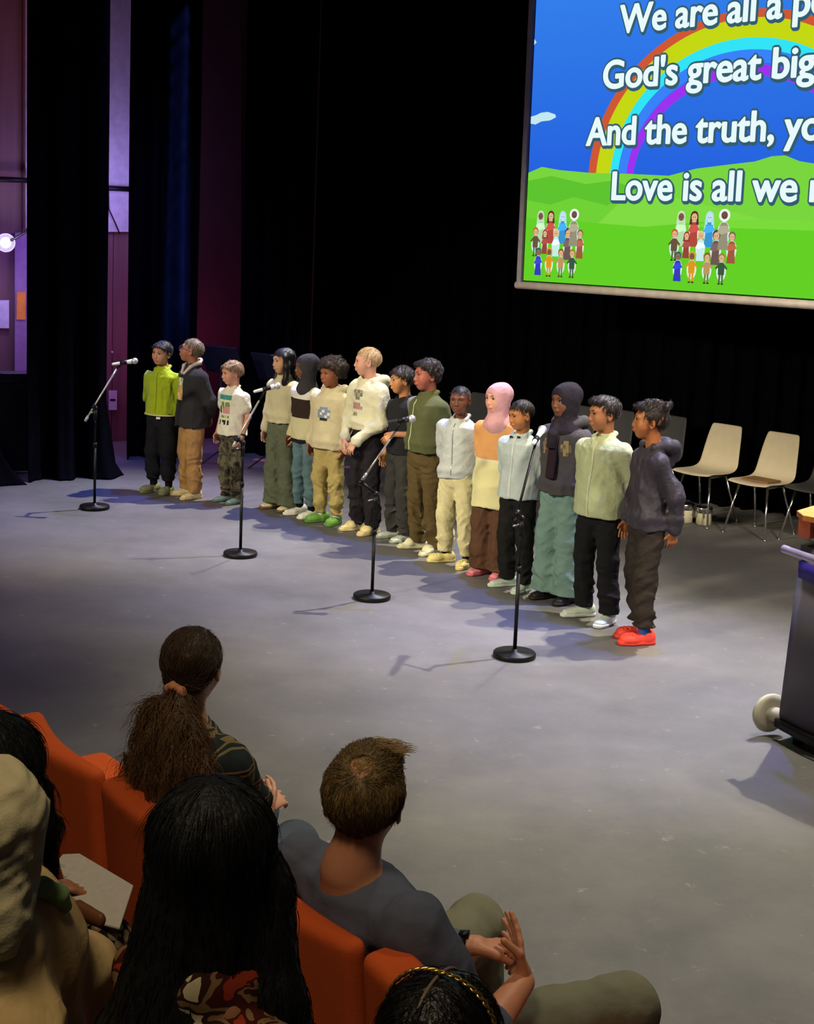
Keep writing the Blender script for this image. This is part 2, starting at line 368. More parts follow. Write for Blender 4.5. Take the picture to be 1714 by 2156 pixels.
def add_hand(g, w_, d, nrm, thumb, sc=1.0, curl=(.35, .4, .45, .5), spread=.09, tcurl=.25, tout=.75):
    """palm with four fingers and a thumb: d = finger direction, nrm = out of the palm, thumb = +-1 side"""
    w_ = np.array(w_, float); d = np.array(d, float); d /= np.linalg.norm(d); nrm = np.array(nrm, float); nrm -= d*(nrm@d); nrm /= np.linalg.norm(nrm); S = np.cross(nrm, d)*thumb
    g.loft(w_-d*.01*sc, w_+d*.088*sc, S, [0, .35, 1], [.024*sc, .034*sc, .040*sc], [.017*sc, .015*sc, .012*sc], .012*sc)
    for i in range(4):
        o = (1.5-i)*.0205*sc; L = (.072, .080, .075, .060)[i]*sc; r = (.0088, .0090, .0086, .0076)[i]*sc
        dd = d+S*(1.5-i)*spread; dd /= np.linalg.norm(dd); p = w_+d*(.085-(.006 if i == 3 else 0)-(.003 if i == 0 else 0))*sc+S*o; a = 0
        c = curl[i] if hasattr(curl, '__len__') else curl
        for j, fr in enumerate((.45, .32, .23)):
            a += c*(.9, 1.1, .8)[j]; q = p+(dd*math.cos(a)+nrm*math.sin(a))*L*fr; g.cap(p, q, r*(1-.08*j), r*(.93-.1*j), .004*sc); p = q
    p = w_+d*.022*sc+S*.026*sc; q = p+(d*math.cos(tout)+S*math.sin(tout)+nrm*.25)*.042*sc; g.cap(p, q, .0135*sc, .0105*sc, .012*sc)
    a = tout-.35; t = q+(d*math.cos(a)+S*math.sin(a)+nrm*(.25+tcurl))*.032*sc; g.cap(q, t, .0105*sc, .0088*sc, .005*sc)
def decal(name, src, cx, cz, w_, h_, rows, mats, parent, y0=-.6, lift=.0025, n=2, yaw=0):
    """printed artwork lying on the front of a garment: rows of characters pick the ink"""
    bv = BVHTree.FromPolygons([v.co for v in src.vertices], [p.vertices for p in src.polygons]); H_, W_ = len(rows)*n, len(rows[0])*n
    vs = {}; b = MB(); keys = [k for k in mats]; dirv = Vector((math.sin(yaw), math.cos(yaw), 0)); sx = Vector((math.cos(yaw), -math.sin(yaw), 0))
    def pt(i, j):
        if (i, j) not in vs:
            o = sx*(cx+(i/W_-.5)*w_)+Vector((0, 0, cz+(.5-j/H_)*h_))+dirv*y0; hit = bv.ray_cast(o, dirv)
            vs[i, j] = None if hit[0] is None else (len(b.v), b.v.append(tuple(hit[0]-dirv*lift)))[0]
        return vs[i, j]
    for j in range(H_):
        for i in range(W_):
            c = rows[j//n][i//n]
            if c == '.': continue
            q = [pt(i, j), pt(i, j+1), pt(i+1, j+1), pt(i+1, j)]
            if None in q: continue
            b.f.append(tuple(q)); b.mi.append(keys.index(c))
    return b.build(name, [mats[k] for k in keys], parent, True) if b.f else None
def decal_block(*a, **k): return decal(*a, **k)

# ------------------------------------------------------------------ the stage
def plane(name, pts, m, **k):
    b = MB().add(pts, [tuple(range(len(pts)))]); o = b.build(name, m, **k); return o
def floor_mat():
    m, nt, b = newmat('stage_floor'); b.inputs['Roughness'].default_value = .55; b.inputs['Specular IOR Level'].default_value = .25
    tc = nt.nodes.new('ShaderNodeTexCoord')
    def noise(sc, det, rough=.6):
        n = nt.nodes.new('ShaderNodeTexNoise'); n.inputs['Scale'].default_value = sc; n.inputs['Detail'].default_value = det; n.inputs['Roughness'].default_value = rough; nt.links.new(tc.outputs['Object'], n.inputs['Vector']); return n
    a = noise(1.3, 8, .7); r = nt.nodes.new('ShaderNodeValToRGB'); r.color_ramp.elements[0].position = .3; r.color_ramp.elements[1].position = .72
    r.color_ramp.elements[0].color = lin((88, 87, 87))+(1,); r.color_ramp.elements[1].color = lin((112, 110, 109))+(1,); nt.links.new(a.outputs['Fac'], r.inputs[0])
    c = noise(9, 10, .75); r2 = nt.nodes.new('ShaderNodeValToRGB'); r2.color_ramp.elements[0].position = .60; r2.color_ramp.elements[1].position = .72
    r2.color_ramp.elements[0].color = (0, 0, 0, 1); r2.color_ramp.elements[1].color = (.42, .42, .40, 1); nt.links.new(c.outputs['Fac'], r2.inputs[0])
    mx = nt.nodes.new('ShaderNodeMix'); mx.data_type = 'RGBA'; mx.inputs[7].default_value = lin((180, 178, 172))+(1,)
    nt.links.new(r2.outputs[0], mx.inputs[0]); nt.links.new(r.outputs[0], mx.inputs[6]); nt.links.new(mx.outputs[2], b.inputs['Base Color'])
    bp = nt.nodes.new('ShaderNodeBump'); bp.inputs['Strength'].default_value = .12; bp.inputs['Distance'].default_value = .01; d = noise(60, 3); nt.links.new(d.outputs['Fac'], bp.inputs['Height']); nt.links.new(bp.outputs[0], b.inputs['Normal'])
    return m
fl = MB().box((0, 10, -.05), (26, 24, .1)).build('floor', floor_mat()); tag(fl, 'grey scuffed stage floor', kind='structure')
UD = np.array([.68, -.733, 0]); UD /= np.linalg.norm(UD); ND = np.array([UD[1], -UD[0], 0])   # line of the choir and the way it faces (towards the audience)
# wall in the wings (wood panels, seen between the curtains)
W0 = np.array([-3.3, 16.2, 0]); WD = np.array([.86, .5, 0]); WD /= np.linalg.norm(WD); WN = np.array([WD[1], -WD[0], 0])
def wallmat():
    m, nt, b = newmat('wing_panel'); b.inputs['Roughness'].default_value = .6
    tc = nt.nodes.new('ShaderNodeTexCoord'); mp = nt.nodes.new('ShaderNodeMapping'); mp.inputs['Scale'].default_value = (3, 3, .15); nt.links.new(tc.outputs['Object'], mp.inputs[0])
    n = nt.nodes.new('ShaderNodeTexNoise'); n.inputs['Scale'].default_value = 6; n.inputs['Detail'].default_value = 6; nt.links.new(mp.outputs[0], n.inputs['Vector'])
    r = nt.nodes.new('ShaderNodeValToRGB'); r.color_ramp.elements[0].color = lin((92, 62, 66))+(1,); r.color_ramp.elements[1].color = lin((128, 90, 92))+(1,); nt.links.new(n.outputs['Fac'], r.inputs[0]); nt.links.new(r.outputs[0], b.inputs['Base Color']); return m
wm = wallmat(); b = MB(); L = 10.0
for i in range(20):
    c = W0+WD*(-4.0+(i+.5)*.5); b.box(c+np.array([0, 0, 4])+WN*.0, (.492, .06, 8), [WD, WN, (0, 0, 1)])
b.box(W0+WD*1-WN*.06+np.array([0, 0, 4]), (10, .05, 8), [WD, WN, (0, 0, 1)])
tag(b.build('wall_left', wm), 'wood panelled wall of the stage wing', kind='structure')
WF = W0+WN*.04
pale = mat('pale_wall', (190, 180, 185), .7)
def wallrect(px0, py0, px1, py1, lift=.01):
    a = [on_plane(px0, py1, WF+WN*lift, WN), on_plane(px1, py1, WF+WN*lift, WN), on_plane(px1, py0, WF+WN*lift, WN), on_plane(px0, py0, WF+WN*lift, WN)]; return a
def slab(b, pts, n, t, mi=0):
    pts = [np.array(p, float) for p in pts]; k = len(pts); n = np.array(n)
    b.add([p+n*t/2 for p in pts]+[p-n*t/2 for p in pts], [tuple(range(k)), tuple(range(k, 2*k))[::-1]]+[(i, i+k, (i+1) % k+k, (i+1) % k) for i in range(k)], mi); return b
b = slab(MB(), wallrect(212, -40, 275, 488, .03), WN, .05); tag(b.build('trim_1', pale), 'pale upper panel on the wing wall', kind='structure')
b = slab(MB(), wallrect(53, -40, 57, 480, .03), WN, .05); tag(b.build('trim_2', pale), 'pale strip at the wing wall edge', kind='structure')
b = slab(MB(), wallrect(30, 490, 58, 806, .03), WN, .05); tag(b.build('trim_3', mat('pale_wall2', (150, 120, 160), .7)), 'narrow upright board on the wing wall', kind='structure')
tag(slab(MB(), wallrect(402, -60, 506, 985, .03), WN, .05).build('trim_4', mat('maroon_panel', (62, 34, 38), .7)), 'dark maroon slab added to dim the wall between the curtains', kind='structure')  # dimness of this wall strip put into the slab's dark colour
blk = mat('black_metal', (14, 14, 18), .5, .3)
for (x0, x1, y, lab) in [(-30, 58, 378, 'thin black rail across the panelled wall at the far left'), (210, 285, 397, 'thin black rail across the pale panel between the two left curtains')]:
    b = MB().tube([on_plane(x0, y-2, WF+WN*.12, WN), on_plane(x1, y+2, WF+WN*.12, WN)], .028, 8); tag(b.build('wall_rail', blk, smooth=True), lab, 'rail')
b = MB().tube([on_plane(228, 400, WF+WN*.10, WN), on_plane(229, 440, WF+WN*.10, WN), on_plane(242, 468, WF+WN*.11, WN), on_plane(252, 492, WF+WN*.12, WN)], .008, 6)
tag(b.build('hanging_cable', blk, smooth=True), 'thin black cable hanging over the pale panel between curtains', 'cable')
# papers
tag(slab(MB(), wallrect(-14, 632, 19, 691, .05), WN, .004).build('wall_notice', mat('paper_white', (205, 200, 215), .8)), 'white paper sheet on the wall under the lit wing lamp', 'paper')
tag(slab(MB(), wallrect(35, 615, 54, 673, .07), WN, .004).build('wall_notice', mat('paper_orange', (235, 150, 60), .8)), 'orange paper sheet beside the white one on the far left wall', 'paper')
o = slab(MB(), wallrect(229, 822, 246, 863, .05), WN, .004).build('wall_notice', mat('paper_white')if 'paper_white' in _mc and False else _mc['paper_white']); tag(o, 'white notice with black marks low between the two left curtains', 'paper')
slab(MB(), wallrect(232, 840, 243, 844, .056), WN, .002).build('printed_mark', blk, o)
tag(MB().lathe([(.001, 0), (.022, 0), (.022, .02), (.012, .03), (.001, .03)], on_plane(236, 742, WF+WN*.03, WN), WN, 20).build('door_knob', mat('knob', (180, 160, 170), .3, .8), smooth=True), 'small round knob on the panel strip above the white notice', 'knob')
# wing lamp
lp = on_plane(12, 511, WF+WN*.5, WN); la = empty('wing_lamp', lp); tag(la, 'round lit wing lamp on a black bracket at the far left', 'lamp')
ld = CAM-lp; ld /= np.linalg.norm(ld)
MB().lathe([(.05, -.12), (.07, -.1), (.095, .02), (.10, .03), (.088, .03), (.08, 0), (.001, -.01)], (0, 0, 0), ld, 28).build('lamp_housing', mat('lamp_shell', (90, 85, 105), .4, .5), la, True)
MB().ball(ld*.0, .055, 16).build('bulb', emis('bulb_glow', (255, 245, 255), 6), la, True)
MB().tube([(0, 0, -.0), (.12, .0, .06), (.22, 0, .13), (.32, 0, .14)], .014, 8).build('bracket', blk, la, True)
pl = bpy.data.lights.new('wing_lamp_light', 'POINT'); pl.energy = 14; pl.color = (.8, .7, 1); pl.shadow_soft_size = .08; po = bpy.data.objects.new('wing_lamp_light', pl); col.objects.link(po); po.location = lp+ld*.2
# coloured wash in the wings
def point(name, loc, e, c, r=.3):
    l = bpy.data.lights.new(name, 'POINT'); l.energy = e; l.color = c; l.shadow_soft_size = r; o = bpy.data.objects.new(name, l); col.objects.link(o); o.location = loc
def wing(px, py, lift): return tuple(on_plane(px, py, WF+WN*lift, WN))
point('wing_purple', wing(30, 580, 1.0), 22, (.38, .2, 1)); point('wing_purple', wing(240, 400, .8), 40, (.42, .33, 1)); point('wing_red', wing(455, 720, .7), 9, (.8, .08, .35))
point('wing_warm', wing(10, 60, 1.0), 6, (1, .3, .25)); point('wing_mauve', wing(240, 720, .8), 7, (.75, .2, .7))
# curtains
def curtain(name, pts, z0, z1, m, label, folds=.05, wl=.16, flare=0, seed=0, flare_end=0):
    pts = [np.array(p, float)[:2] for p in pts]; seg = [np.linalg.norm(pts[i+1]-pts[i]) for i in range(len(pts)-1)]; T = sum(seg); N = max(24, int(T/.018)); rg = random.Random(seed)
    ph = [rg.uniform(0, 6) for _ in range(4)]; vs = []; fs = []; zs = [z0, z0+.02]+list(np.linspace(z0+.12, z1, 14))
    for z in zs:
        for i in range(N+1):
            s = i/N*T; a = s; k = 0
            while k < len(seg)-1 and a > seg[k]: a -= seg[k]; k += 1
            dr = (pts[k+1]-pts[k])/seg[k]; nn = np.array([dr[1], -dr[0]]); u = 2*math.pi*s/wl
            f = folds*(math.sin(u+ph[0]+.8*math.sin(s*3+ph[1]))+.35*math.sin(2.1*u+ph[2]))*(1+.15*math.sin(z*1.3+s))
            low = max(0, 1-(z-z0)/.45)**2
            p = pts[k]+dr*a+nn*(f*(1+.6*low)+flare*low)+dr*(flare_end*low*(i/N)**6)
            vs.append((p[0], p[1], z))
    for r_ in range(len(zs)-1):
        for i in range(N): q = r_*(N+1)+i; fs.append((q, q+1, q+N+2, q+N+1))
    o = MB().add(vs, fs).build(name, m, smooth=True, solid=.012); tag(o, label, 'curtain', kind='thing'); return o
velvet = mat('black_velvet', (13, 13, 20), 1, var=.2, scale=5, spec=.0)
velvet_dark = mat('black_velvet_back', (5, 5, 7), 1, var=.2, scale=5, spec=.0)
curtain('stage_curtain', [at(54, 1008), at(225, 1003)], 0, 8, velvet, 'black curtain hanging left of the first microphone, hem flared on the floor', .06, .3, .1, 3, .17)
curtain('stage_curtain', [at(-60, 1022), at(-4, 1020)], 0, 1.9, velvet, 'low black drape at the left frame edge with flaring hem', .03, .2, .1, 5, .25)
curtain('stage_curtain', [at(262, 964), at(330, 962), at(414, 958)], 0, 8, velvet, 'black curtain behind the boy in the green jacket', .07, .3, .0, 4)
curtain('stage_curtain', [at(500, 955), at(645, 958)], 0, 8, velvet, 'black curtain behind the girl with long black hair', .06, .26, .0, 8)
BA, BB = at(650, 966), at(1730, 1121); 
bdir = (BB-BA)/np.linalg.norm(BB-BA)
curtain('backdrop_curtain', [BA-ND*.62-bdir*.6, BA-ND*.62, BB-ND*.62, BB-ND*.62+bdir*3], 0, 8, velvet_dark, 'wide black backdrop curtain behind the screen and chairs', .04, .22, 0, 9)
tag(MB().box((at(0, 0, 0)*0+np.array([-1, 21.5, 4])), (26, .1, 8)).build('wall_back', mat('black_wall', (10, 10, 12), .9)), 'black back wall', kind='structure')
# blue wash on the curtain edge
for yy in range(30, 700, 48): spot('curtain_blue', (-1.2, 13.4, 6.6), tuple(atY(392-yy*.012, yy, 15.25)), 1700+5*yy, (.12, .24, 1), 3.6, 1, .02)
# sound gear in the shadow of the wing
b = MB(); p = at(20, 985); 
eq = empty('equipment_rack', p, R(20)); tag(eq, 'dark equipment rack in the shadow at the left frame edge', 'rack')
MB().box((0, 0, .42), (.5, .4, .84)).build('cabinet', mat('gear', (28, 28, 44), .5), eq, bevel=.01); MB().box((.05, -.05, .9), (.3, .25, .1)).build('mixer', mat('gear2', (40, 38, 60), .4), eq, bevel=.01)
for (px, py, hh, lab) in [(462, 985, 1.05, 'dark music stand in the shade behind the boy in the white shirt'), (572, 985, .98, 'dark music stand behind the second microphone from the left')]:
    p = at(px, py); ms = empty('music_stand', p, R(-30)); tag(ms, lab, 'music stand', 'music stands at the back of the stage')
    mm = mat('stand_navy', (30, 34, 60), .5, .3)
    MB().tube([(0, 0, .1), (0, 0, hh)], .012).build('pole', mm, ms, True)
    MB().box((0, 0, hh+.05), (.48, .02, .32), [(1, 0, 0), (0, .87, .5), (0, -.5, .87)]).build('desk', mm, ms, bevel=.004)
    for k in range(3):
        a = 2.1*k; MB().tube([(0, 0, .18), (.26*math.cos(a), .26*math.sin(a), .008)], .008).build('leg', mm, ms, True)
for (px, py, lab) in [(551, 969, 'small pink card lying on the floor left of the girl with long black hair'), (742, 984, 'small pink card lying on the floor behind the tall blond boy')]:
    p = at(px, py); tag(slab(MB(), [p+np.array(q) for q in ((-.09, -.05, .004), (.09, -.07, .004), (.08, .05, .004), (-.07, .06, .004))], (0, 0, 1), .006).build('pink_card', mat('pink_card', (225, 130, 140), .8)), lab, 'card', 'pink cards on the stage floor')

# ------------------------------------------------------------------ projection screen
SK = .008; SC0 = np.array([.9436, 13.4, 2.0158]); SU = UD*math.cos(SK)+np.array([0, 0, math.sin(SK)]); SV = -UD*math.sin(SK)+np.array([0, 0, math.cos(SK)]); SN = np.cross(SU, SV)
if SN@(CAM-SC0) < 0: SN = -SN
scr = empty('projection_screen', SC0); tag(scr, 'hanging projection screen showing song words over a rainbow and green hills', 'screen')
SW, SH = 4.7, 2.95; s3 = [SU, SV, SN]
def sp(a, b, l=0): return SU*a+SV*b+SN*l
MB().box(sp(SW/2, SH/2, -.03), (SW, SH, .02), s3).build('screen_fabric', mat('screen_black', (30, 30, 36), .8), scr)
f = MB().tube([sp(-.02, .0, -.01), sp(SW+.02, 0, -.01)], .034, 12); f.build('bottom_bar', mat('screen_bar', (200, 188, 180), .5, .1), scr, True)
MB().box(sp(.022, SH/2, 0), (.05, SH, .03), s3).build('side_border', mat('screen_side', (150, 142, 150), .5, .1), scr)
def flat(name, pts, m, l, mi=None):
    pts = [sp(a, b, l) for a, b in pts]; me = MB().add(pts, [tuple(range(len(pts)))]); return me.build(name, m, scr)
def skymat():
    m = bpy.data.materials.new('screen_sky'); m.use_nodes = True; nt = m.node_tree; nt.nodes.clear(); e = nt.nodes.new('ShaderNodeEmission'); o = nt.nodes.new('ShaderNodeOutputMaterial')
    tc = nt.nodes.new('ShaderNodeTexCoord'); s_ = nt.nodes.new('ShaderNodeSeparateXYZ'); nt.links.new(tc.outputs['Object'], s_.inputs[0]); mr = nt.nodes.new('ShaderNodeMapRange'); mr.inputs[1].default_value = .9; mr.inputs[2].default_value = 2.6
    r = nt.nodes.new('ShaderNodeValToRGB'); r.color_ramp.elements[0].color = lin((36, 96, 222))+(1,); r.color_ramp.elements[1].color = lin((52, 128, 236))+(1,)
    nt.links.new(s_.outputs[2], mr.inputs[0]); nt.links.new(mr.outputs[0], r.inputs[0]); nt.links.new(r.outputs[0], e.inputs[0]); nt.links.new(e.outputs[0], o.inputs[0]); return m
PX0, PX1, PZ0, PZ1 = .072, SW-.06, .045, 2.9
flat('picture_sky', [(PX0, .9), (PX1, .9), (PX1, PZ1), (PX0, PZ1)], skymat(), .001)
def arc(name, ro, ri, c, m, l):
    n = 60; cx_, cz_ = c; A = np.linspace(0, math.pi, n+1); vs = [sp(cx_+ro[0]*math.cos(a), cz_+ro[1]*math.sin(a), l) for a in A]+[sp(cx_+ri[0]*math.cos(a), cz_+ri[1]*math.sin(a), l) for a in A]
    MB().add(vs, [(i, i+1, n+2+i, n+1+i) for i in range(n)]).build(name, m, scr)
RC = (2.30, .93); base = (0, 0)
rb = [('rainbow_red', 1.53, 1.30, (206, 88, 52)), ('rainbow_yellow', 1.445, 1.235, (196, 216, 20)), ('rainbow_cyan', 1.29, 1.085, (50, 228, 245)), ('rainbow_blue', 1.20, .995, (58, 130, 250)), ('rainbow_violet', 1.115, .885, (158, 50, 240))]
lim = [1.445, 1.29, 1.205, 1.115, 1.04]; limz = [1.235, 1.085, .995, .90, .80]
for i, (n_, a_, z_, c_) in enumerate(rb): arc(n_, (a_, z_), (lim[i], limz[i]), RC, emis(n_, c_), .002)
hl = [(PX0, 1.0), (.23, 1.05), (.45, 1.02), (.79, .995), (1.2, .985), (1.63, .967), (1.9, 1.022), (2.2, 1.05), (2.45, 1.072), (2.6, 1.11), (2.72, 1.115), (2.85, 1.07), (3.05, 1.04), (3.6, 1.0), (PX1, 1.05)]
flat('picture_hill', [(PX0, .5)]+[(PX1, .5)]+hl[::-1], emis('hill_far', (122, 214, 62)), .003)
flat('picture_hill', [(PX0, .62), (PX0, .93), (.35, .97), (.75, .9), (1.05, .93), (1.5, .80), (1.7, .7)], emis('hill_dark', (94, 196, 48)), .0034)
flat('picture_hill', [(PX0, .5), (PX0, .76), (.35, .72), (.62, .79), (1.0, .72), (1.25, .86), (1.6, .70), (2.1, .62)], emis('hill_mid', (112, 210, 54)), .0038)
flat('picture_hill', [(.85, .52), (1.15, .76), (1.5, .83), (2.0, .74), (2.6, .62), (2.4, .5)], emis('hill_lite', (128, 220, 66)), .0042)
flat('picture_lawn', [(PX0, PZ0), (PX1, PZ0), (PX1, .58), (2.8, .57), (2.0, .60), (1.4, .55), (.7, .58), (PX0, .6)], emis('lawn', (100, 208, 38)), .0046)
flat('picture_lawn', [(1.7, .56), (PX1, .55), (PX1, .62), (2.4, .63)], emis('lawn_lite', (122, 220, 58)), .005)
flat('picture_cloud', [(PX0, 1.43), (.13, 1.42), (.2, 1.445), (.3, 1.45), (.37, 1.475), (.36, 1.50), (.27, 1.525), (.19, 1.52), (.13, 1.50), (PX0, 1.49)], emis('cloud', (196, 232, 240)), .0025)
flat('picture_cloud', [(PX0, 2.11), (.1, 2.13), (PX0, 2.16)], emis('cloud', (196, 232, 240)), .0025)
def lyric(s, a0, a1, z, cap):
    cu = bpy.data.curves.new('t', 'FONT'); cu.body = s; cu.size = 1; cu.offset = .012; o = bpy.data.objects.new('t', cu); col.objects.link(o)
    dg = bpy.context.evaluated_depsgraph_get(); me = bpy.data.meshes.new_from_object(o.evaluated_get(dg)); bpy.data.objects.remove(o)
    co = np.array([v.co[:] for v in me.vertices]); x0, x1 = co[:, 0].min(), co[:, 0].max(); fx = (a1-a0)/(x1-x0); F = [tuple(p.vertices) for p in me.polygons]
    def put(name, m, l, shifts):
        b = MB()
        for i, (dx, dz) in enumerate(shifts): b.add([sp(a0+(x-x0)*fx+dx, z+y*cap/.729+dz, l+i*.00002) for x, y in co[:, :2]], F)
        b.build(name, m, scr)
    ring = [(.019*math.cos(t), .019*math.sin(t)) for t in np.linspace(0, 2*math.pi, 13)[:-1]]
    put('lyric_outline', emis('letter_shadow', (52, 92, 110)), .0095, ring+[(x+.01, y-.012) for x, y in ring])
    put('lyric_line', emis('letter_face', (232, 250, 252)), .0105, [(0, 0), (.006, 0), (-.006, 0), (0, .003), (0, -.003)])
lyric('We are all a pe', 1.036, 3.00, 2.140, .235)
lyric("God's great big", .892, 2.93, 1.695, .238)
lyric('And the truth, yo', .736, 3.02, 1.228, .240)
lyric('Love is all we n', 1.050, 3.10, .772, .242)
def cartoon(a, z, hh, body, skin_, hairc, kind='dress', hat=None, legs=None):
    """one small drawn child of the projected picture"""
    q = MB(); mats_ = []; L_ = [.0052]
    def M_(c):
        m = emis('ink_%d_%d_%d' % c, c); 
        if m not in mats_: mats_.append(m)
        return mats_.index(m)
    def poly(pts, c): L_[0] += .00025; q.add([sp(a+x*hh, z+y*hh, L_[0]) for x, y in pts], [tuple(range(len(pts)))], M_(c))
    def circ(x, y, rx, ry, c): poly([(x+rx*math.cos(t), y+ry*math.sin(t)) for t in np.linspace(0, 2*math.pi, 15)[:-1]], c)
    W_ = (215, 240, 225)
    if hat == 'ring': circ(0, .86, .17, .16, (240, 248, 240)); circ(0, .86, .10, .10, (110, 80, 70))
    circ(0, .40, .19, .32, W_)
    if legs:
        poly([(-.09, 0), (-.03, 0), (-.01, .3), (-.09, .3)], legs); poly([(.03, 0), (.09, 0), (.09, .3), (.01, .3)], legs)
        poly([(-.12, .28), (.12, .28), (.13, .62), (.07, .68), (-.07, .68), (-.13, .62)], body); poly([(-.12, .62), (-.24, .5), (-.2, .45), (-.1, .54)], body); poly([(.12, .62), (.24, .5), (.2, .45), (.1, .54)], body)
        poly([(-.12, -.03), (-.02, -.03), (-.02, .02), (-.1, .02)], (70, 50, 40)); poly([(.02, -.03), (.12, -.03), (.1, .02), (.02, .02)], (70, 50, 40))
    else:
        poly([(-.16, 0), (.16, 0), (.12, .35), (.13, .6), (.07, .68), (-.07, .68), (-.13, .6), (-.12, .35)], body); poly([(-.11, .6), (-.2, .42), (-.06, .38), (.08, .42), (.2, .46), (.11, .6)], tuple(min(255, int(x*1.2)) for x in body))
    if hat != 'ring':
        circ(0, .84, .135, .145, hairc); circ(0, .81, .10, .11, skin_)
        if kind == 'veil': poly([(-.13, .86), (-.16, .6), (-.06, .62), (-.1, .8)], hairc); poly([(.13, .86), (.16, .6), (.06, .62), (.1, .8)], hairc)
    circ(-.035, .81, .012, .016, (50, 36, 30)); circ(.035, .81, .012, .016, (50, 36, 30))
    q.build('drawn_child', mats_, scr)
def cartoons(a, w_, z):
    S1 = (226, 180, 140); S2 = (130, 92, 70)
    k = w_/.6
    for (x, y, h_, bd, sk, hr, kd, ht, lg) in [
        (.08, .33, .33, (176, 222, 168), S2, (200, 226, 190), 'veil', None, None), (.22, .33, .33, (178, 74, 62), S1, (96, 44, 40), 'veil', None, None),
        (.38, .33, .33, (60, 150, 210), (200, 226, 235), (170, 226, 245), 'veil', None, None), (.53, .31, .36, (150, 146, 122), S2, (240, 240, 240), '', 'ring', None),
        (.02, .20, .29, (104, 84, 62), S1, (200, 96, 50), '', None, (90, 110, 80)), (.15, .22, .25, (150, 70, 60), S1, (160, 60, 50), 'veil', None, None), (.30, .20, .28, (200, 236, 232), S1, (220, 200, 150), '', None, None),
        (.46, .17, .32, (110, 86, 84), S1, (80, 62, 60), '', None, None), (.62, .19, .29, (160, 90, 62), S1, (120, 110, 80), '', None, None),
        (.07, 0, .28, (52, 62, 186), (150, 110, 76), (48, 90, 110), '', None, None), (.22, 0, .29, (222, 152, 30), S2, (216, 170, 50), '', None, (222, 152, 30)),
        (.38, 0, .28, (190, 150, 96), S1, (140, 86, 44), '', None, (104, 140, 60)), (.53, 0, .28, (60, 88, 62), S1, (150, 132, 60), '', None, (86, 104, 66))]:
        cartoon(a+x*k-.02, z+y*.86, h_*.88, bd, sk, hr, kd, ht, lg)
cartoons(.20, .52, .10); cartoons(1.73, .56, .118)

# ------------------------------------------------------------------ microphones
steel = mat('stand_steel', (170, 170, 172), .35, .8, var=.03); sblk = mat('stand_black', (16, 16, 17), .45, .2, var=.05); mesh_grey = mat('mic_grille', (205, 205, 205), .45, .6, var=.25, scale=400)
def mic_stand(px, py, clutch_z, lo, top, mtail, mhead, label, boom, mcol, rad=.128):
    p = at(px, py); r = empty('microphone_stand', p); tag(r, label, 'microphone stand', 'boom microphone stands in front of the choir'); L_ = lambda q: np.array(q, float)-p
    MB().lathe([(.02, .0), (rad-.004, .0), (rad, .006), (rad, .026), (rad-.006, .033), (.021, .034), (.019, .05), (.001, .05)], n=48).build('round_base', sblk, r, True)
    MB().tube([(0, 0, .04), (0, 0, clutch_z*.62)], .0115, 14).tube([(0, 0, clutch_z*.62), (0, 0, clutch_z*.66)], .017, 14).build('lower_pole', sblk, r, True)
    MB().tube([(0, 0, clutch_z*.64), (0, 0, clutch_z)], .009, 12).tube([(0, 0, clutch_z-.1), (0, 0, clutch_z-.005)], .016, 14).build('upper_pole', sblk, r, True)
    a, b_ = L_(lo), L_(top); d = (b_-a)/np.linalg.norm(b_-a); c = np.array([0, 0, clutch_z]); c2 = a+d*((c-a)@d)
    MB().ball(c, .022).tube([c, c2], .012, 10).tube([c2-d*.02, c2+d*.02], .017, 12).build('clutch', sblk, r, True)
    MB().tube([c+(0, 0, -.03), c+np.array([-.05, -.01, -.045])], .006, 8).build('clutch_handle', steel, r, True)
    MB().tube([a, b_], .0075, 12).tube([a, a+d*.05], .012, 12).build('boom_arm', boom, r, True)
    t, h = L_(mtail), L_(mhead); md = (h-t)/np.linalg.norm(h-t); mc = t+md*.10; 
    MB().tube([b_, b_+(mc-b_)*.6, mc-md*.0], .008, 8).tube([mc-md*.03, mc+md*.03], .018, 12).build('microphone_clip', sblk, r, True)
    p2 = np.array(mtail); mo = empty('microphone', p2); tag(mo, label.replace('microphone stand', 'microphone').replace('stand', 'microphone') if 0 else 'handheld microphone clipped on the '+label.split(',')[0].replace('black boom microphone stand', 'boom stand'), 'microphone', 'microphones on the boom stands')
    e = np.linalg.norm(np.array(mhead)-p2)
    MB().lathe([(.009, 0), (.0115, .01), (.015, e*.6), (.020, e-.035), (.021, e-.025), (.001, e-.024)], (0, 0, 0), md, 20).build('handle', mcol, mo, True)
    MB().ball(md*e, .027, 20).build('grille', mesh_grey, mo, True)
    return r
bw = mat('boom_pale', (190, 188, 180), .35, .4, var=.03); mw = mat('mic_white', (215, 215, 210), .4, .1, var=.02); mg = mat('mic_dark', (60, 58, 62), .4, .3)
mic_stand(199, 1071, .87, atY(179, 887, 12.30), atY(246, 776, 12.45), atY(236, 767, 12.42), atY(284, 760, 12.42), 'black boom microphone stand farthest left, in front of the curtain', bw, mw)
mic_stand(506, 1170, .86, atY(491, 940, 10.80), atY(546, 843, 10.92), atY(534, 825, 10.9), atY(584, 812, 10.95), 'black boom microphone stand below the boy in the white printed shirt', bw, mw)
mic_stand(783, 1260, .72, atY(763, 1010, 9.70), atY(833, 908, 9.84), atY(816, 889, 9.84), atY(867, 882, 9.86), 'black boom microphone stand before the tall blond boy', steel, mg)
mic_stand(1083, 1383, .84, atY(1083, 1103, 8.40), atY(1126, 940, 8.62), atY(1122, 935, 8.45), atY(1142, 905, 8.75), 'black boom microphone stand nearest, before the boy in the pale blue shirt', sblk, mw)

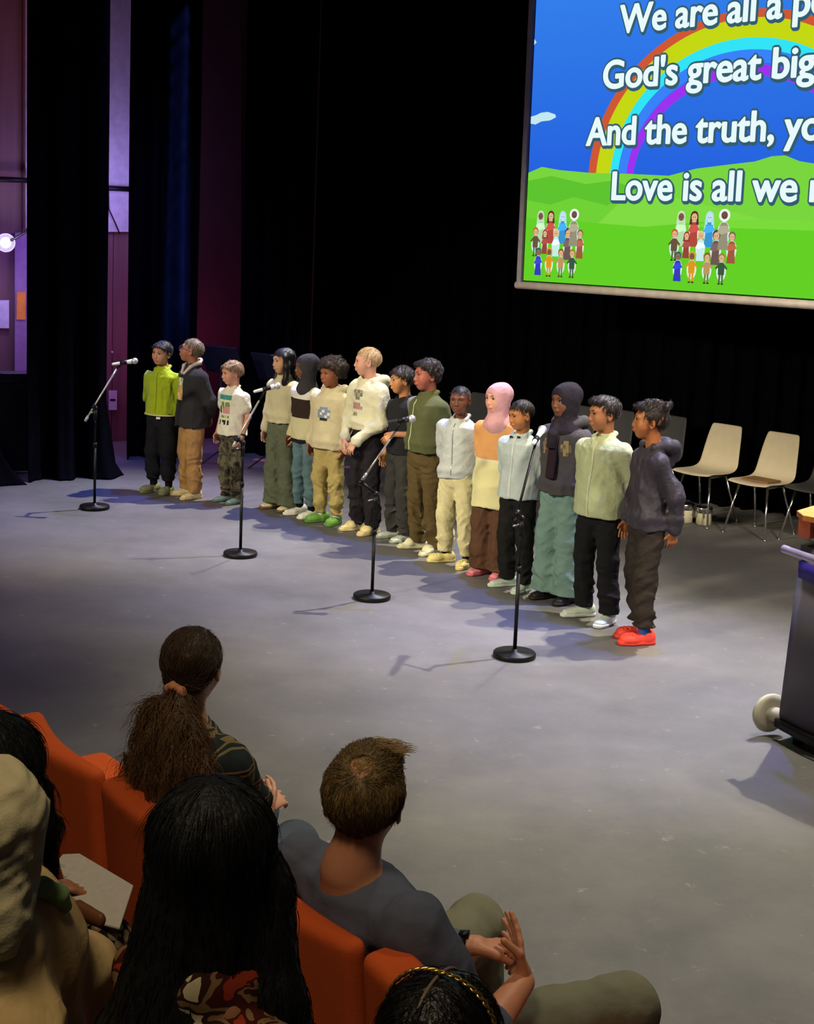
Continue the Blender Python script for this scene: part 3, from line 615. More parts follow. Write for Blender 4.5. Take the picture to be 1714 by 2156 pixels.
# ------------------------------------------------------------------ chairs, drums, podium
def make_chair():
    r = empty('stage_chair'); b = MB(); prof = [(-.23, .445, .40), (-.21, .462, .41), (-.10, .455, .43), (.06, .448, .43), (.15, .462, .42), (.19, .50, .41), (.215, .58, .395), (.25, .72, .365), (.28, .825, .335), (.292, .862, .31)]
    n = 12; vs = []; fs = []
    for (y, z, w_) in prof:
        for i in range(n+1):
            t = i/n*2-1; cup = .014*t*t; vs.append((t*w_/2, y-(cup if z > .5 else 0), z+(cup if z <= .5 else 0)))
    for j in range(len(prof)-1):
        for i in range(n): q = j*(n+1)+i; fs.append((q, q+1, q+n+2, q+n+1))
    sh = MB().add(vs, fs).build('shell', None or chairm, r, True, solid=.012); md = sh.modifiers.new('s2', 'SUBSURF'); md.levels = md.render_levels = 1
    for (x, y, x2, y2) in [(-.14, -.13, -.21, -.22), (.14, -.13, .21, -.22), (-.14, .10, -.20, .24), (.14, .10, .20, .24)]:
        MB().tube([(x, y, .435), (x2, y2, .012)], [.012, .009], 10).lathe([(.001, 0), (.014, 0), (.014, .012), (.001, .014)], (x2, y2, 0), n=10).build('leg', chrome, r, True)
    MB().tube([(-.14, -.13, .432), (-.14, .10, .432)], .009).tube([(.14, -.13, .432), (.14, .10, .432)], .009).tube([(-.14, -.02, .43), (.14, -.02, .43)], .009).build('seat_frame', chrome, r, True)
    return r
chrome = mat('chrome', (210, 210, 210), .2, 1, var=.02)
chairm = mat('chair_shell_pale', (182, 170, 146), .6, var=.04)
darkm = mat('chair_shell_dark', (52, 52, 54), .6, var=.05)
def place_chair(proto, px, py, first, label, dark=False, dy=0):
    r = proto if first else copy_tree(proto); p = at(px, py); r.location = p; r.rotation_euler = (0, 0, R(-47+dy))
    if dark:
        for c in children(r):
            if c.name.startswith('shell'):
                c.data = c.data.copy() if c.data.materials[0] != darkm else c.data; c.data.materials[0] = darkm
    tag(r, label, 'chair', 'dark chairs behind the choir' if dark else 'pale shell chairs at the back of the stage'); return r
pr = make_chair()
place_chair(pr, 1479, 1099, True, 'pale shell chair on chrome legs behind the two small drums')
c2 = place_chair(pr, 1597, 1124, False, 'pale shell chair with a brown folder on its seat')
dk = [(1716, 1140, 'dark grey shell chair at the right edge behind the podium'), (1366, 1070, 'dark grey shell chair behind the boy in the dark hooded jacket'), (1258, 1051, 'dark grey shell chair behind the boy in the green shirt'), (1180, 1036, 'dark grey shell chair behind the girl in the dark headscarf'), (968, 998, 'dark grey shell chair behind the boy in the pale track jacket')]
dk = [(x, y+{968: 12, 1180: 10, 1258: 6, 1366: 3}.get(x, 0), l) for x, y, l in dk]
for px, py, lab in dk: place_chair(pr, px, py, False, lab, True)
p = at(1597, 1124)+np.array([-.02, -.02, .474]); d = UD
tag(MB().box(p, (.27, .2, .02), [UD, ND, (0, 0, 1)]).build('folder', mat('folder_brown', (120, 88, 56), .7), bevel=.004), 'brown folder lying on the seat of the second pale chair', 'folder')
def drum(px, py, rad, hh, lab, holes=True):
    r = empty('small_drum', at(px, py)); tag(r, lab, 'drum', 'small pale drums under the chair')
    MB().lathe([(.001, 0), (rad*.9, 0), (rad*.98, .006), (rad*.98, hh-.01), (.001, hh-.01)], n=36).build('drum_shell', mat('drum_shell', (205, 198, 165), .5, var=.06), r, True)
    MB().lathe([(rad*.98, hh-.045), (rad*1.06, hh-.045), (rad*1.06, hh), (rad*1.0, hh+.004), (rad*.98, hh-.002)], n=36).build('hoop', chrome, r, True)
    MB().lathe([(.001, hh-.012), (rad*.99, hh-.012), (rad*.99, hh-.006), (.001, hh-.004)], n=36).build('drum_head', mat('drum_head', (140, 138, 130), .5), r, True)
    for k in range(6):
        a = k*math.pi/3+.3; MB().box((rad*1.05*math.cos(a), rad*1.05*math.sin(a), hh-.06), (.016, .016, .05), [(math.cos(a), math.sin(a), 0), (-math.sin(a), math.cos(a), 0), (0, 0, 1)]).build('lug', chrome, r, bevel=.003)
    if holes: MB().ball((-.25*rad, -.955*rad, hh*.45), (.014, .006, .016), 12).build('badge', mat('badge', (70, 62, 40), .4, .5), r, True)
drum(1438, 1098, .088, .165, 'larger pale drum with metal hoop under the first pale chair'); drum(1481, 1104, .068, .155, 'smaller pale drum with metal hoop beside the larger one', False)
# podium on wheels
pod = empty('podium', at(1652, 1566)+UD*.42+(-ND)*.32); tag(pod, 'grey lectern with orange wood top and tilting wheels, cut by the right frame edge', 'podium')
p0 = at(1652, 1566); panelm = mat('podium_grey', (96, 92, 100), .5, var=.04, spec=.3)
O = -UD*.42+ND*.32    # near-left floor corner in podium space
def q(a, d_, z): return O+UD*a-ND*d_+np.array([0, 0, z])
b = MB(); n = 16; vs = []
for z in (.07, 1.02):
    for i in range(n+1):
        t = i/n; tp = (z-.1)/.92; a = -.045+tp*.03+t*(.88-tp*.05); bow = .10*math.sin(math.pi*t); vs.append(q(a, -bow+.02+tp*.03, z))
fs = [(i, i+1, n+2+i, n+1+i) for i in range(n)]
MB().add(vs, fs).build('front_panel', panelm, pod, True, solid=.03)
MB().add([q(-.045, .02, .1), q(-.015, .05, 1.02), q(-.0, .5, 1.02), q(-.03, .5, .1)], [(0, 1, 2, 3)]).build('side_panel', panelm, pod, False, solid=.03)
MB().add([q(.835, .02, .1), q(.815, .05, 1.02), q(.80, .5, 1.02), q(.82, .5, .1)], [(0, 1, 2, 3)]).build('side_panel', panelm, pod, False, solid=.03)
b = MB().box(q(.42, .25, .115), (.82, .46, .03), [UD, -ND, (0, 0, 1)]); vs = []
for z in (.075, .12):
    for i in range(n+1): t = i/n; vs.append(q(-.06+t*.91, -.115*math.sin(math.pi*t)-.0, z))
b.add(vs, fs).build('base_rim', sblk, pod, True, solid=.02)
vs = []
for z in (.86, .945):
    for i in range(n+1): t = i/n; vs.append(q(-.012+t*.83, -.105*math.sin(math.pi*t)+.025, z))
MB().add(vs, fs).build('blue_band', mat('podium_band', (60, 48, 150), .5), pod, True, solid=.012)
MB().tube([q(-.075+t*.97, -.03-.12*math.sin(math.pi*t), 1.0-.0*t) for t in np.linspace(0, 1, 20)], .020, 12).build('front_rail', mat('rail_lavender', (190, 180, 215), .35, .4), pod, True)
MB().box(q(.415, .27, 1.06), (.80, .36, .20), [UD, -ND, (0, 0, 1)]).build('desk_body', mat('podium_purple', (104, 88, 140), .5), pod, bevel=.005)
wood = mat('podium_wood', (226, 140, 70), .45, var=.12, scale=8, stretch=(1, 6, 1))
vs = [q(-.02, .02, 1.155), q(.86, .02, 1.155), q(.86, .52, 1.20), q(-.02, .52, 1.20)]
slab(MB(), [q(-.075, .06, 1.17), q(.01, -.02, 1.17), q(.74, -.02, 1.17), q(.86, .06, 1.17), q(.86, .5, 1.20), q(-.075, .5, 1.20)], (0, 0, 1), .03).build('wood_top', wood, pod, bevel=.004)
MB().box(q(-.02, .15, 1.105), (.07, .20, .10), [UD, -ND, (0, 0, 1)]).build('wood_bracket', mat('wood_pink', (232, 128, 88), .5), pod, bevel=.004)
wc = q(-.125, .04, .120)
MB().lathe([(.001, -.022), (.06, -.022), (.098, -.012), (.102, .0), (.098, .012), (.07, .018), (.001, .016)], wc, UD*.92+ND*.35, 36).build('wheel', mat('wheel_beige', (188, 182, 160), .45, var=.05), pod, True)
MB().tube([wc+UD*.0, wc+UD*.22], [.040, .030], 16).build('axle', mat('wheel_beige2', (200, 194, 174), .4, var=.05), pod, True)
MB().box(q(.04, .06, .05), (.04, .05, .10), [UD, -ND, (0, 0, 1)]).build('foot', sblk, pod, bevel=.006)
MB().box(q(.78, .06, .05), (.04, .05, .10), [UD, -ND, (0, 0, 1)]).build('foot', sblk, pod, bevel=.006)
gm = empty('gooseneck_microphone', pod.location+Vector(q(.20, .16, 1.19))); tag(gm, 'short black gooseneck microphone standing on the orange podium top', 'microphone')
MB().lathe([(.001, 0), (.032, 0), (.030, .014), (.012, .03), (.001, .03)], n=20).build('mount', sblk, gm, True); MB().tube([(0, 0, .02), (.0, 0, .1), (.02, .01, .2), (.06, .02, .28)], .007, 8).build('neck', sblk, gm, True); MB().ball((.065, .02, .29), (.014, .014, .022)).build('capsule', sblk, gm, True)

# ------------------------------------------------------------------ the choir
def Lp(a, b, t): return tuple(a[i]+(b[i]-a[i])*t for i in range(3))
HAIRC = dict(black=(22, 19, 20), dark=(38, 30, 27), brown=(92, 68, 46), light=(150, 122, 88), blond=(190, 160, 118), curl=(62, 48, 42), tan=(120, 104, 82))
def make_hair(P, F, style, hm, seed=0):
    s = F.s; o = F.o; r_ = .17*s if style in ('curly',) else .14*s
    zlo = .42*s if style == 'long' else .14*s
    g = Sdf(o-np.array([r_, r_, zlo]), o+np.array([r_, r_, .19*s]), .0048 if style != 'long' else .0055)
    t = dict(buzz=.003, short=.008, bowl=.011, mop=.012, curly=.040, long=.010, crop=.005, wavy=.013, spiky=.007)[style]
    g.ell(F.p(0, .012, .030), np.array([.074+t*.8, .092+t*.8, .080+t])*s, F.M, .01)
    fz = dict(buzz=.054, short=.046, bowl=.034, mop=.032, curly=.044, long=.054, crop=.050, wavy=.042, spiky=.046)[style]; bz = dict(buzz=-.05, short=-.055, bowl=-.06, mop=-.06, curly=-.055, long=-.2, crop=-.05, wavy=-.06, spiky=-.06)[style]
    if style == 'curly': g.ell(F.p(0, .02, .055), np.array([.118, .118, .085])*s, F.M, .03)
    if style in ('bowl', 'mop'): g.ell(F.p(0, -.045, .052), np.array([.070, .055, .040])*s, F.M, .02)
    if style == 'wavy': g.ell(F.p(.0, .0, .075), np.array([.080, .095, .045])*s, F.M, .02)
    if style == 'spiky':
        g.ell(F.p(0, -.01, .085), np.array([.062, .085, .035])*s, F.M, .02)
        rg = np.random.default_rng(seed)
        for i in range(26):
            x, y = rg.uniform(-.05, .05), rg.uniform(-.05, .085); g.cap(F.p(x, y, .085), F.p(x*1.1, y+.022, .118+rg.uniform(-.008, .016)), .018*s, .007*s, .016)
    if style == 'short': g.ell(F.p(0, -.030, .085), np.array([.060, .055, .028])*s, F.M, .02)
    # open the face: everything ahead of a plane from the hairline down to the ears
    n_, p_ = F.d(0, -1, -.0), F.p(0, -.040, 0)
    low = Sdf(g.lo, g.lo+(g.n-1)*g.h, g.h)
    def facecut(X, Y, Z):
        x, y, z = X-o[0], Y-o[1], Z-o[2]; M = F.M; lx = (x*M[0, 0]+y*M[1, 0]+z*M[2, 0])/s; ly = (x*M[0, 1]+y*M[1, 1]+z*M[2, 1])/s; lz = (x*M[0, 2]+y*M[1, 2]+z*M[2, 2])/s
        jag = .005*np.sin(lx*190+seed)+.004*np.sin(lx*83+2*seed)
        front = (fz+jag*(1 if style in ('bowl', 'mop', 'wavy') else .3)-lz)       # below hairline
        side = -(ly+.040+.25*np.abs(lx)*0-(.012 if style in ('bowl', 'mop', 'long', 'curly') else 0)) # ahead of the temples
        a = np.minimum(front, side)                                              # >0 : face region
        b = (bz+.030-lz) if style != 'long' else lz*0-1                          # below nape
        slope = (-.034-lz)+(ly-.045)*(-.85) if style not in ('long',) else lz*0-1  # free the ears, drop to the nape
        return -np.maximum(np.maximum(a, b), np.minimum(slope, .05))*s
    X, Y, Z = g.grid((slice(None),)*3); fc = facecut(X, Y, Z)
    g.v = np.maximum(g.v, -fc.astype(np.float32))
    if style == 'long':
        back = [F.p(0, .055, .05), F.p(0, .075, -.10), F.p(0, .085, -.24), F.p(0, .08, -.36)]
        for i in range(3): g.loft(back[i], back[i+1], F.d(1, 0, 0), [0, 1], [(.078, .085, .088)[i]*s, (.085, .088, .06)[i]*s], [(.05, .032, .028)[i]*s, (.032, .028, .02)[i]*s], .02)
        for q in (-1, 1): g.chain([F.p(.074*q, -.020, .045), F.p(.082*q, -.012, -.05), F.p(.085*q, -.03, -.16), F.p(.075*q, -.055, -.27)], [.022*s, .024*s, .028*s, .014*s], .02)
    f = dict(curly=75, buzz=200, short=130, bowl=110, mop=110, long=90, crop=160, wavy=80, spiky=120)[style]; amp = dict(curly=.016, buzz=.001, short=.005, bowl=.006, mop=.007, long=.004, crop=.002, wavy=.009, spiky=.008)[style]
    g.folds(amp, f, seed, (1, 1, 1) if style in ('curly', 'wavy') else (1, .6, .35))
    return link('hair', g.mesh('hair'), hm, P)
def make_scarf(P, F, m, tail=False, under=None):
    s = F.s; o = F.o; g = Sdf(o-np.array([.2, .2, .30])*s, o+np.array([.2, .2, .16])*s, .0055)
    g.ell(F.p(0, .016, .032), np.array([.096, .108, .092])*s, F.M, .01); g.ell(F.p(0, .0, -.035), np.array([.090, .084, .085])*s, F.M, .03)
    g.loft(F.p(0, .012, -.06), F.p(0, .0, -.19), F.d(1, 0, 0), [0, .5, 1], [.070*s, .085*s, .125*s], [.068*s, .078*s, .10*s], .03)
    g.ell(F.p(0, -.105, -.018), np.array([.048, .070, .070])*s, F.M, .012, 's')
    if tail: g.chain([F.p(.015, -.085, -.135), F.p(.02, -.135, -.2), F.p(.02, -.15, -.295)], [.030*s, .03*s, .03*s], .02)
    g.folds(.005, 45, 5, (.5, 1, 1.2)); link('headscarf', g.mesh('headscarf'), m, P)
def trousers(P, sp_, m, seed):
    kind = sp_.get('leg', 'straight'); fl_, fr_ = sp_['feet']
    w_ = dict(slim=(.078, .056, .050, .044), straight=(.085, .068, .064, .062), wide=(.088, .084, .094, .112), baggy=(.09, .078, .074, .060), jogger=(.086, .072, .066, .046))[kind]
    g = Sdf((-.30, -.26, .02), (.30, .24, .98), .0075)
    g.loft((0, 0, .70), (0, 0, .93), (1, 0, 0), [0, .4, 1], [.136, .132, .115], [.094, .094, .082], .04)
    hem = sp_.get('hem', .055)
    for q, ft in ((1, fl_), (-1, fr_)):
        hip = (.066*q, .0, .72); kn = ((.078*q+ft[0])/2+.005*q, (ft[1])*.5-.018, .40); an = (ft[0], ft[1]+.01, .05)
        g.cap(hip, kn, w_[0]+.004, w_[1], .035); g.cap(kn, Lp(kn, an, .55), w_[1], w_[2], .03); g.cap(Lp(kn, an, .55), an, w_[2], w_[3], .03)
    rg = np.random.default_rng(seed); ph = rg.uniform(0, 6, 8); A = sp_.get('bunch', .008)
    def bunch(x, y, z):
        lowz = np.clip((.40-z)/.28, 0, 1)*.8+.2; sd = np.where(x > 0, 1.7, 0)
        wv = z*(70+14*np.sin(x*9+sd))+ph[0]+sd+2.6*np.sin(x*26+z*9+ph[1])+2.2*np.sin(y*24-z*7+ph[2])+1.4*np.sin(z*31+ph[3])
        m_ = .5+.5*np.sin(x*17+y*21+z*13+ph[4])
        return -A*1.7*lowz*m_*(1-2*np.abs(np.sin(wv*.5))**.8)*.8
    g.disp(bunch); g.folds(.010, 34, seed, (1, 1, .45)); g.folds(.006, 75, seed+3, (.8, .8, .8)); g.cut((0, 0, hem), (0, 0, -1)); g.cut((0, 0, .92), (0, 0, 1))
    return link('trousers', g.mesh('trousers'), m, P)
def shirt(P, sp_, m, arms, seed, name):
    k = sp_.get('fit', 1.0); hem = sp_.get('top_hem', .72); bulky = sp_.get('bulk', 0)
    g = Sdf((-.36, -.30, min(hem, .70)-.07), (.36, .30, 1.27), .0072)
    zs = np.array([hem-.02, .80, .92, 1.04, 1.115, 1.155, 1.185]); L = 1.185-(hem-.02); belly = sp_.get('belly', 0)
    ws = np.array([.168, .160, .150, .154, .152, .106, .062])*k+bulky*.6; ds = np.array([.122, .116, .106, .106, .098, .074, .058])*k+bulky*.6+np.array([.5, 1, 1, .3, 0, 0, 0])*belly
    if hem < .6: ws[:3] *= 1.12; ds[:3] *= 1.12
    g.loft((0, .0, hem-.02), (0, .0, 1.185), (1, 0, 0), (zs-zs[0])/L, ws, ds, .04, off=None); g.cut((0, 0, hem+.003), (0, 0, -1), .008)
    slv = sp_.get('sleeve', 1.0); r0, r1, r2 = sp_.get('arm_r', (.058, .050, .040))
    for q, (sh, el, wr) in arms.items():
        if slv >= 1:
            g.chain([sh, el], [r0+bulky*.4, r1+bulky*.3], .04); g.cap(el, Lp(el, wr, .93), r1+bulky*.3, r2+bulky*.2, .025)
        else:
            g.cap(sh, Lp(sh, el, slv), r0, r0-.002, .04)
    sd = sp_.get('fold', .006)
    def ribs(x, y, z):
        rr = np.exp(-((z-(hem+.075))/.03)**2); return -(.012*rr if sp_.get('rib') else 0*rr)
    g.disp(ribs); g.folds(sd*1.7, sp_.get('foldf', 30), seed, (1, 1, .6)); g.folds(sd*.5, 62, seed+9, (1, 1, .7))
    if sp_.get('hood'):
        g.chain([(-.085, -.02, 1.185), (-.10, .05, 1.20), (-.05, .115, 1.185), (0, .135, 1.165), (.05, .115, 1.185), (.10, .05, 1.20), (.085, -.02, 1.185)], [.022, .034, .040, .046, .040, .034, .022], .02)
        g.cap((0, .12, 1.13), (0, .125, 1.08), .05, .03, .04)
    elif sp_.get('collar'):
        g.chain([(-.030, -.076, 1.148), (-.062, -.03, 1.178), (-.050, .045, 1.205), (.050, .045, 1.205), (.062, -.03, 1.178), (.030, -.076, 1.148)], [.012, .014, .015, .015, .014, .012], .010)
    else:
        g.chain([(-.03, -.070, 1.155), (-.060, -.02, 1.180), (-.04, .05, 1.195), (.04, .05, 1.195), (.060, -.02, 1.180), (.03, -.070, 1.155)], [.010]*6, .012)
    # neck opening
    g.cap((0, .0, 1.175), (0, -.01, 1.26), .048, .060, .010, 's')
    me = g.mesh(name); return link(name, me, m, P), me
def shoe(P, ft, yaw, kind, m, sole, q):
    F = Frame((ft[0], ft[1], 0), yaw=yaw); g = Sdf((ft[0]-.17, ft[1]-.19, -.002), (ft[0]+.17, ft[1]+.13, .14), .0045)
    g.loft(F.p(0, .055, .034), F.p(0, -.115, .026), F.d(1, 0, 0), [0, .3, .7, 1], [.030, .033, .043, .034], [.034, .034, .026, .020], .015)
    if kind != 'slide': g.ell(F.p(0, .035, .055), (.036, .045, .04), F.M, .03)
    if kind == 'clog':
        g.ell(F.p(0, -.070, .040), (.047, .065, .034), F.M, .02)
        for hx, hy in [(-.02, -.09), (0, -.10), (.02, -.09), (-.012, -.07), (.012, -.07), (-.026, -.065), (.026, -.065)]: g.ell(F.p(hx, hy, .073-abs(hx)*.25), (.0075, .0075, .018), None, .002, 's')
    if kind == 'slide': g.ell(F.p(0, -.05, .045), (.048, .040, .034), F.M, .015); g.ell(F.p(0, -.105, .05), (.03, .03, .022), F.M, .01, 's')
    g.ell(F.p(0, .03, .115), (.026, .034, .05), F.M, .008, 's'); g.cut((0, 0, .012), (0, 0, -1), .003)
    o = link('shoe', g.mesh('shoe'), m, P)
    g = Sdf((ft[0]-.17, ft[1]-.19, -.004), (ft[0]+.17, ft[1]+.13, .05), .0045)
    g.loft(F.p(0, .062, .014), F.p(0, -.122, .014), F.d(1, 0, 0), [0, .3, .7, 1], [.033, .036, .047, .036], [.030]*4, .01); g.cut((0, 0, .001), (0, 0, -1), .002); g.cut((0, 0, .024 if kind != 'clog' else .030), (0, 0, 1), .003)
    link('sole', g.mesh('sole'), sole, o); return o

ARMS = dict(
    down=((.146, 0, 1.098), (.195, .035, .90), (.190, -.035, .70)), back=((.146, .0, 1.098), (.192, .075, .89), (.085, .140, .75)),
    front=((.150, 0, 1.115), (.200, -.02, .885), (.070, -.170, .73)), fold=((.150, 0, 1.115), (.195, .03, .90), (.07, -.14, .90)))
def make_kid(i, px, py, sc, yaw, label, sk, lip, hair, head, top, legs, shoes, pose=('down', 'down'), stance=None, **K):
    p = at(px, py); P = empty('person', p, R(yaw), sc); tag(P, label, 'person')
    stance = stance or ((.085, 0, 8), (-.085, 0, -8)); fl_, fr_ = stance
    skm = skin('skin_%d_%d_%d' % sk, sk); lipm = mat('lips_%d_%d_%d' % lip, lip, .4)
    hy, hp, hr = head; hc = np.array([0, -.020, 1.326]) + np.array(K.get('head_off', (0, 0, 0)))
    F = Frame(hc, R(hy), R(hp), R(hr), K.get('hs', .99)); neck = (0, .012, 1.17)
    arms = {}
    for q, nm in ((1, pose[0]), (-1, pose[1])):
        a = ARMS[nm] if isinstance(nm, str) else nm; arms[q] = [np.array((v[0]*q, v[1], v[2])) for v in a]
    # body: head and neck, then forearms with hands, one mesh
    HB = .0052; g = Sdf((-.34, -.27, .03), (.34, .26, 1.47), HB); add_head(g, F, neck, open_mouth=K.get('open', False), nk=K.get('nk', .043))
    g.ell((0, .005, 1.105), (.075, .05, .035), None, .03); g.loft((0, 0, .76), (0, .0, 1.08), (1, 0, 0), [0, .5, 1], [.09, .085, .09], [.055, .055, .055], .03)
    for q in (1, -1):
        sh, el, wr = arms[q]; d = wr-el; d = d/np.linalg.norm(d); pz = pose[0 if q == 1 else 1]
        ar_ = (.034, .030) if K.get('sleeve', 1) < 1 else (.022, .020); g.chain([sh*np.array([.7, 1, 1])-np.array([0, 0, .025]), el], ar_, .02); g.cap(el, wr, ar_[1], .022, .02)
        nrm = np.array([-q, 0, 0]) if pz == 'down' or not isinstance(pz, str) else (np.array([0, -1, 0]) if pz == 'back' else np.array([-q*.2, .9, -.2]))
        th = -q if pz == 'back' else q
        hd = d if pz == 'down' or not isinstance(pz, str) else d*.8+np.array([0, 0, -.6])
        S = np.cross(nrm, hd); fwd = S[1] < 0; th = 1 if fwd else -1
        if pz in ('front', 'back'): th = 1 if S[2] > 0 else -1
        add_hand(g, wr, hd, nrm, th, .80, curl=(.3, .38, .42, .5))
    for ft, q in ((fl_, 1), (fr_, -1)):
        g.chain([(.06*q, 0, .76), (.07*q, 0, .42), (ft[0], ft[1]+.012, .19), (ft[0], ft[1]+.015, .055)], [.05, .04, .034, .030], .02)
    body = link('body', g.mesh('body'), skm, P)
    if K.get('sock'):
        for ft in (fl_, fr_):
            g = Sdf((ft[0]-.06, ft[1]-.06, .035), (ft[0]+.06, ft[1]+.08, .15), .006); g.cap((ft[0], ft[1]+.015, .055), (ft[0], ft[1]+.012, .13), .034, .036, .01); link('sock', g.mesh('sock'), K['sock'], P)
    hm = hairm('hair_'+hair[1], HAIRC[hair[1]]) if hair[0] not in ('scarf', 'scarf_tail') else None
    face_parts(P, F, lipm, hm or hairm('hair_dark', HAIRC['dark']), skm, open_mouth=K.get('open', False), glasses=K.get('glasses'))
    if hm: make_hair(P, F, hair[0], hm, i)
    else: make_scarf(P, F, hair[1], hair[0] == 'scarf_tail')
    K['feet'] = (fl_, fr_)
    so, sme = shirt(P, K, top, arms, i*7+1, K.get('top_name', 'hoodie'))
    trousers(P, K, legs, i*5+2)
    for ft, q in ((fl_, 1), (fr_, -1)): shoe(P, ft, R(ft[2]), shoes[0], shoes[1], shoes[2], q)
    return P, so, sme, arms, F
def zipline(P, me, x, z0, z1, m, name='zip', w_=.006):
    return decal(name, me, x, (z0+z1)/2, w_, z1-z0, ['a']*16, dict(a=m), P, n=2, lift=.003)
def hemband(P, hem, k, m, name='hem_trim'):
    a = np.linspace(0, 2*math.pi, 49); b = MB(); b.tube([(.166*k*math.cos(t), .121*k*math.sin(t), hem+.008) for t in a], .008, 6, cap=False); return b.build(name, m, P, True)

white = cloth('white_cotton', (225, 222, 214)); cream = cloth('cream_fleece', (205, 196, 160)); blackc = cloth('black_cloth', (24, 24, 26)); ink = mat('ink_black', (40, 42, 44), .9); green_ink = mat('ink_green', (104, 150, 70), .9); teal_ink = mat('ink_teal', (70, 140, 140), .9); pink_ink = mat('ink_pink', (214, 150, 150), .9); tan_ink = mat('ink_tan', (214, 160, 96), .9)
clogsole = mat('sole_white', (222, 218, 206), .7)
kids = []
# 1 green jacket
sg = mat('shoe_olive', (128, 134, 98), .7)
P, so, me, arms, F = make_kid(1, 339, 1037, .965, -22, 'boy in a lime green zipped fleece and black trousers, leftmost of the row', (196, 142, 112), (176, 96, 88), ('bowl', 'dark'), (-6, 4, 8), cloth('lime_fleece', (158, 178, 32), sheen=.3), cloth('black_jogger', (30, 31, 35)), ('clog', sg, sg), ('back', 'back'), ((.075, .0, 5), (-.085, -.01, -22)), collar=True, top_hem=.745, top_name='jacket', leg='jogger', hem=.12, sock=blackc, fold=.008, fit=1.03)
hemband(P, .745, 1.03, cloth('lime_trim', (206, 208, 150))); zipline(P, me, 0, .78, 1.15, mat('lime_zip', (120, 140, 30), .6)); decal('waist_label', so.data, .03, .73, .045, .02, ['a'], dict(a=white), P) 
MB().box((.03, -.118, .728), (.045, .006, .022)).build('waist_label', white, P, bevel=.002)
# 2 dark coat, glasses
P, so, me, arms, F = make_kid(2, 402, 1046, 1.0, -52, 'boy in a charcoal coat and tan trousers with glasses, chin raised to the left', (168, 108, 84), (170, 84, 84), ('crop', 'tan'), (-42, -14, 0), cloth('charcoal_coat', (50, 49, 52)), cloth('tan_chino', (172, 132, 84), bump=.3), ('sneaker', mat('shoe_cream', (216, 202, 160), .7), mat('sole_cream', (206, 188, 140), .7)), ('back', 'back'), ((.085, -.02, 10), (-.08, .0, -25)), collar=True, top_hem=.64, bulk=.010, top_name='coat', leg='straight', bunch=.013, glasses=mat('glasses_dark', (60, 40, 90), .3), open=True, fit=1.08)
g = Sdf((-.14, -.15, 1.10), (.14, .13, 1.28), .006); g.chain([(-.02, -.10, 1.13), (-.06, -.06, 1.19), (-.068, .02, 1.225), (0, .07, 1.24), (.068, .02, 1.225), (.06, -.06, 1.19), (.02, -.10, 1.13)], [.015, .017, .02, .022, .02, .017, .015], .01); link('inner_collar', g.mesh('c'), cloth('collar_pale', (196, 184, 180)), P)
decal('shirt_print', me, -.015, .99, .10, .20, ['gwgg', 'tgwg', 'ggtg', 'tttt', 'twtt', 'ttwt'], dict(g=mat('ink_sage', (150, 168, 130), .9), t=tan_ink, w=white), P, n=3, lift=.004)
# 3 small boy white shirt
camo_m = voromat('camo_cloth', [(36, 34, 30), (74, 68, 56), (104, 98, 80)], 13, noise=True)
P, so, me, arms, F = make_kid(3, 486, 1057, .875, -42, 'small boy in a printed white T-shirt and dark camouflage trousers with a wristwatch', (208, 150, 122), (190, 104, 98), ('bowl', 'light'), (-22, 8, 0), cloth('white_tee', (226, 222, 204)), camo_m, ('sneaker', mat('shoe_teal', (132, 160, 160), .7), mat('sole_teal', (96, 120, 120), .7)), ('down', 'down'), sleeve=.55, top_hem=.70, top_name='t_shirt', leg='straight', arm_r=(.062, .05, .04), bunch=.012, fit=1.06, hs=1.06)
decal('shirt_print', me, -.0, .96, .17, .30, ['tttttttt', 'tttttttt', '........', '..gg.gg.', '..gg.gg.', '.k.gppp.', '.k.pppp.', '.k.pppp.', '........', '..ggy.g.', '........', '.k.kk.k.', '.k..k.k.'], dict(t=teal_ink, g=green_ink, k=ink, p=pink_ink, y=mat('ink_yellow', (210, 204, 110), .9)), P, n=2, lift=.004)
MB().tube([Lp(arms[1][1], arms[1][2], .86), Lp(arms[1][1], arms[1][2], .94)], .031, 16).build('wristwatch', mat('watch_black', (18, 18, 20), .4), P, True)
# 4 long-haired girl
olivew = cloth('olive_wide', (98, 104, 84))
P, so, me, arms, F = make_kid(4, 592, 1072, .985, -40, 'girl with long black hair in a cream sweatshirt and wide grey green trousers', (204, 156, 118), (190, 100, 96), ('long', 'black'), (-18, 4, 0), cream, olivew, ('sneaker', mat('shoe_ivory', (216, 206, 166), .7), mat('sole_brown', (120, 84, 60), .7)), ('down', 'down'), ((.085, .0, 8), (-.085, .0, -15)), top_hem=.78, rib=True, top_name='sweatshirt', leg='wide', bunch=.004, fit=1.05, bulk=.006)
# 5 hijab girl colour block
blk5 = bandmat('block_sweater', [(.60, (40, 34, 34)), (.70, (208, 200, 160)), (.885, (56, 44, 40)), (1.05, (224, 220, 214))])
P, so, me, arms, F = make_kid(5, 640, 1086, .97, -48, 'girl in a dark grey headscarf and a white and brown block sweater with blue jeans', (122, 78, 60), (130, 70, 66), ('scarf', cloth('scarf_grey', (62, 60, 64))), (-24, 4, 0), blk5, cloth('blue_jeans', (98, 124, 132), bump=.3, var=.25), ('sneaker', mat('shoe_white', (226, 224, 216), .6), mat('sole_white2', (226, 224, 216), .6)), ('down', 'down'), top_hem=.66, top_name='sweater', leg='slim', hem=.10, sock=blackc)
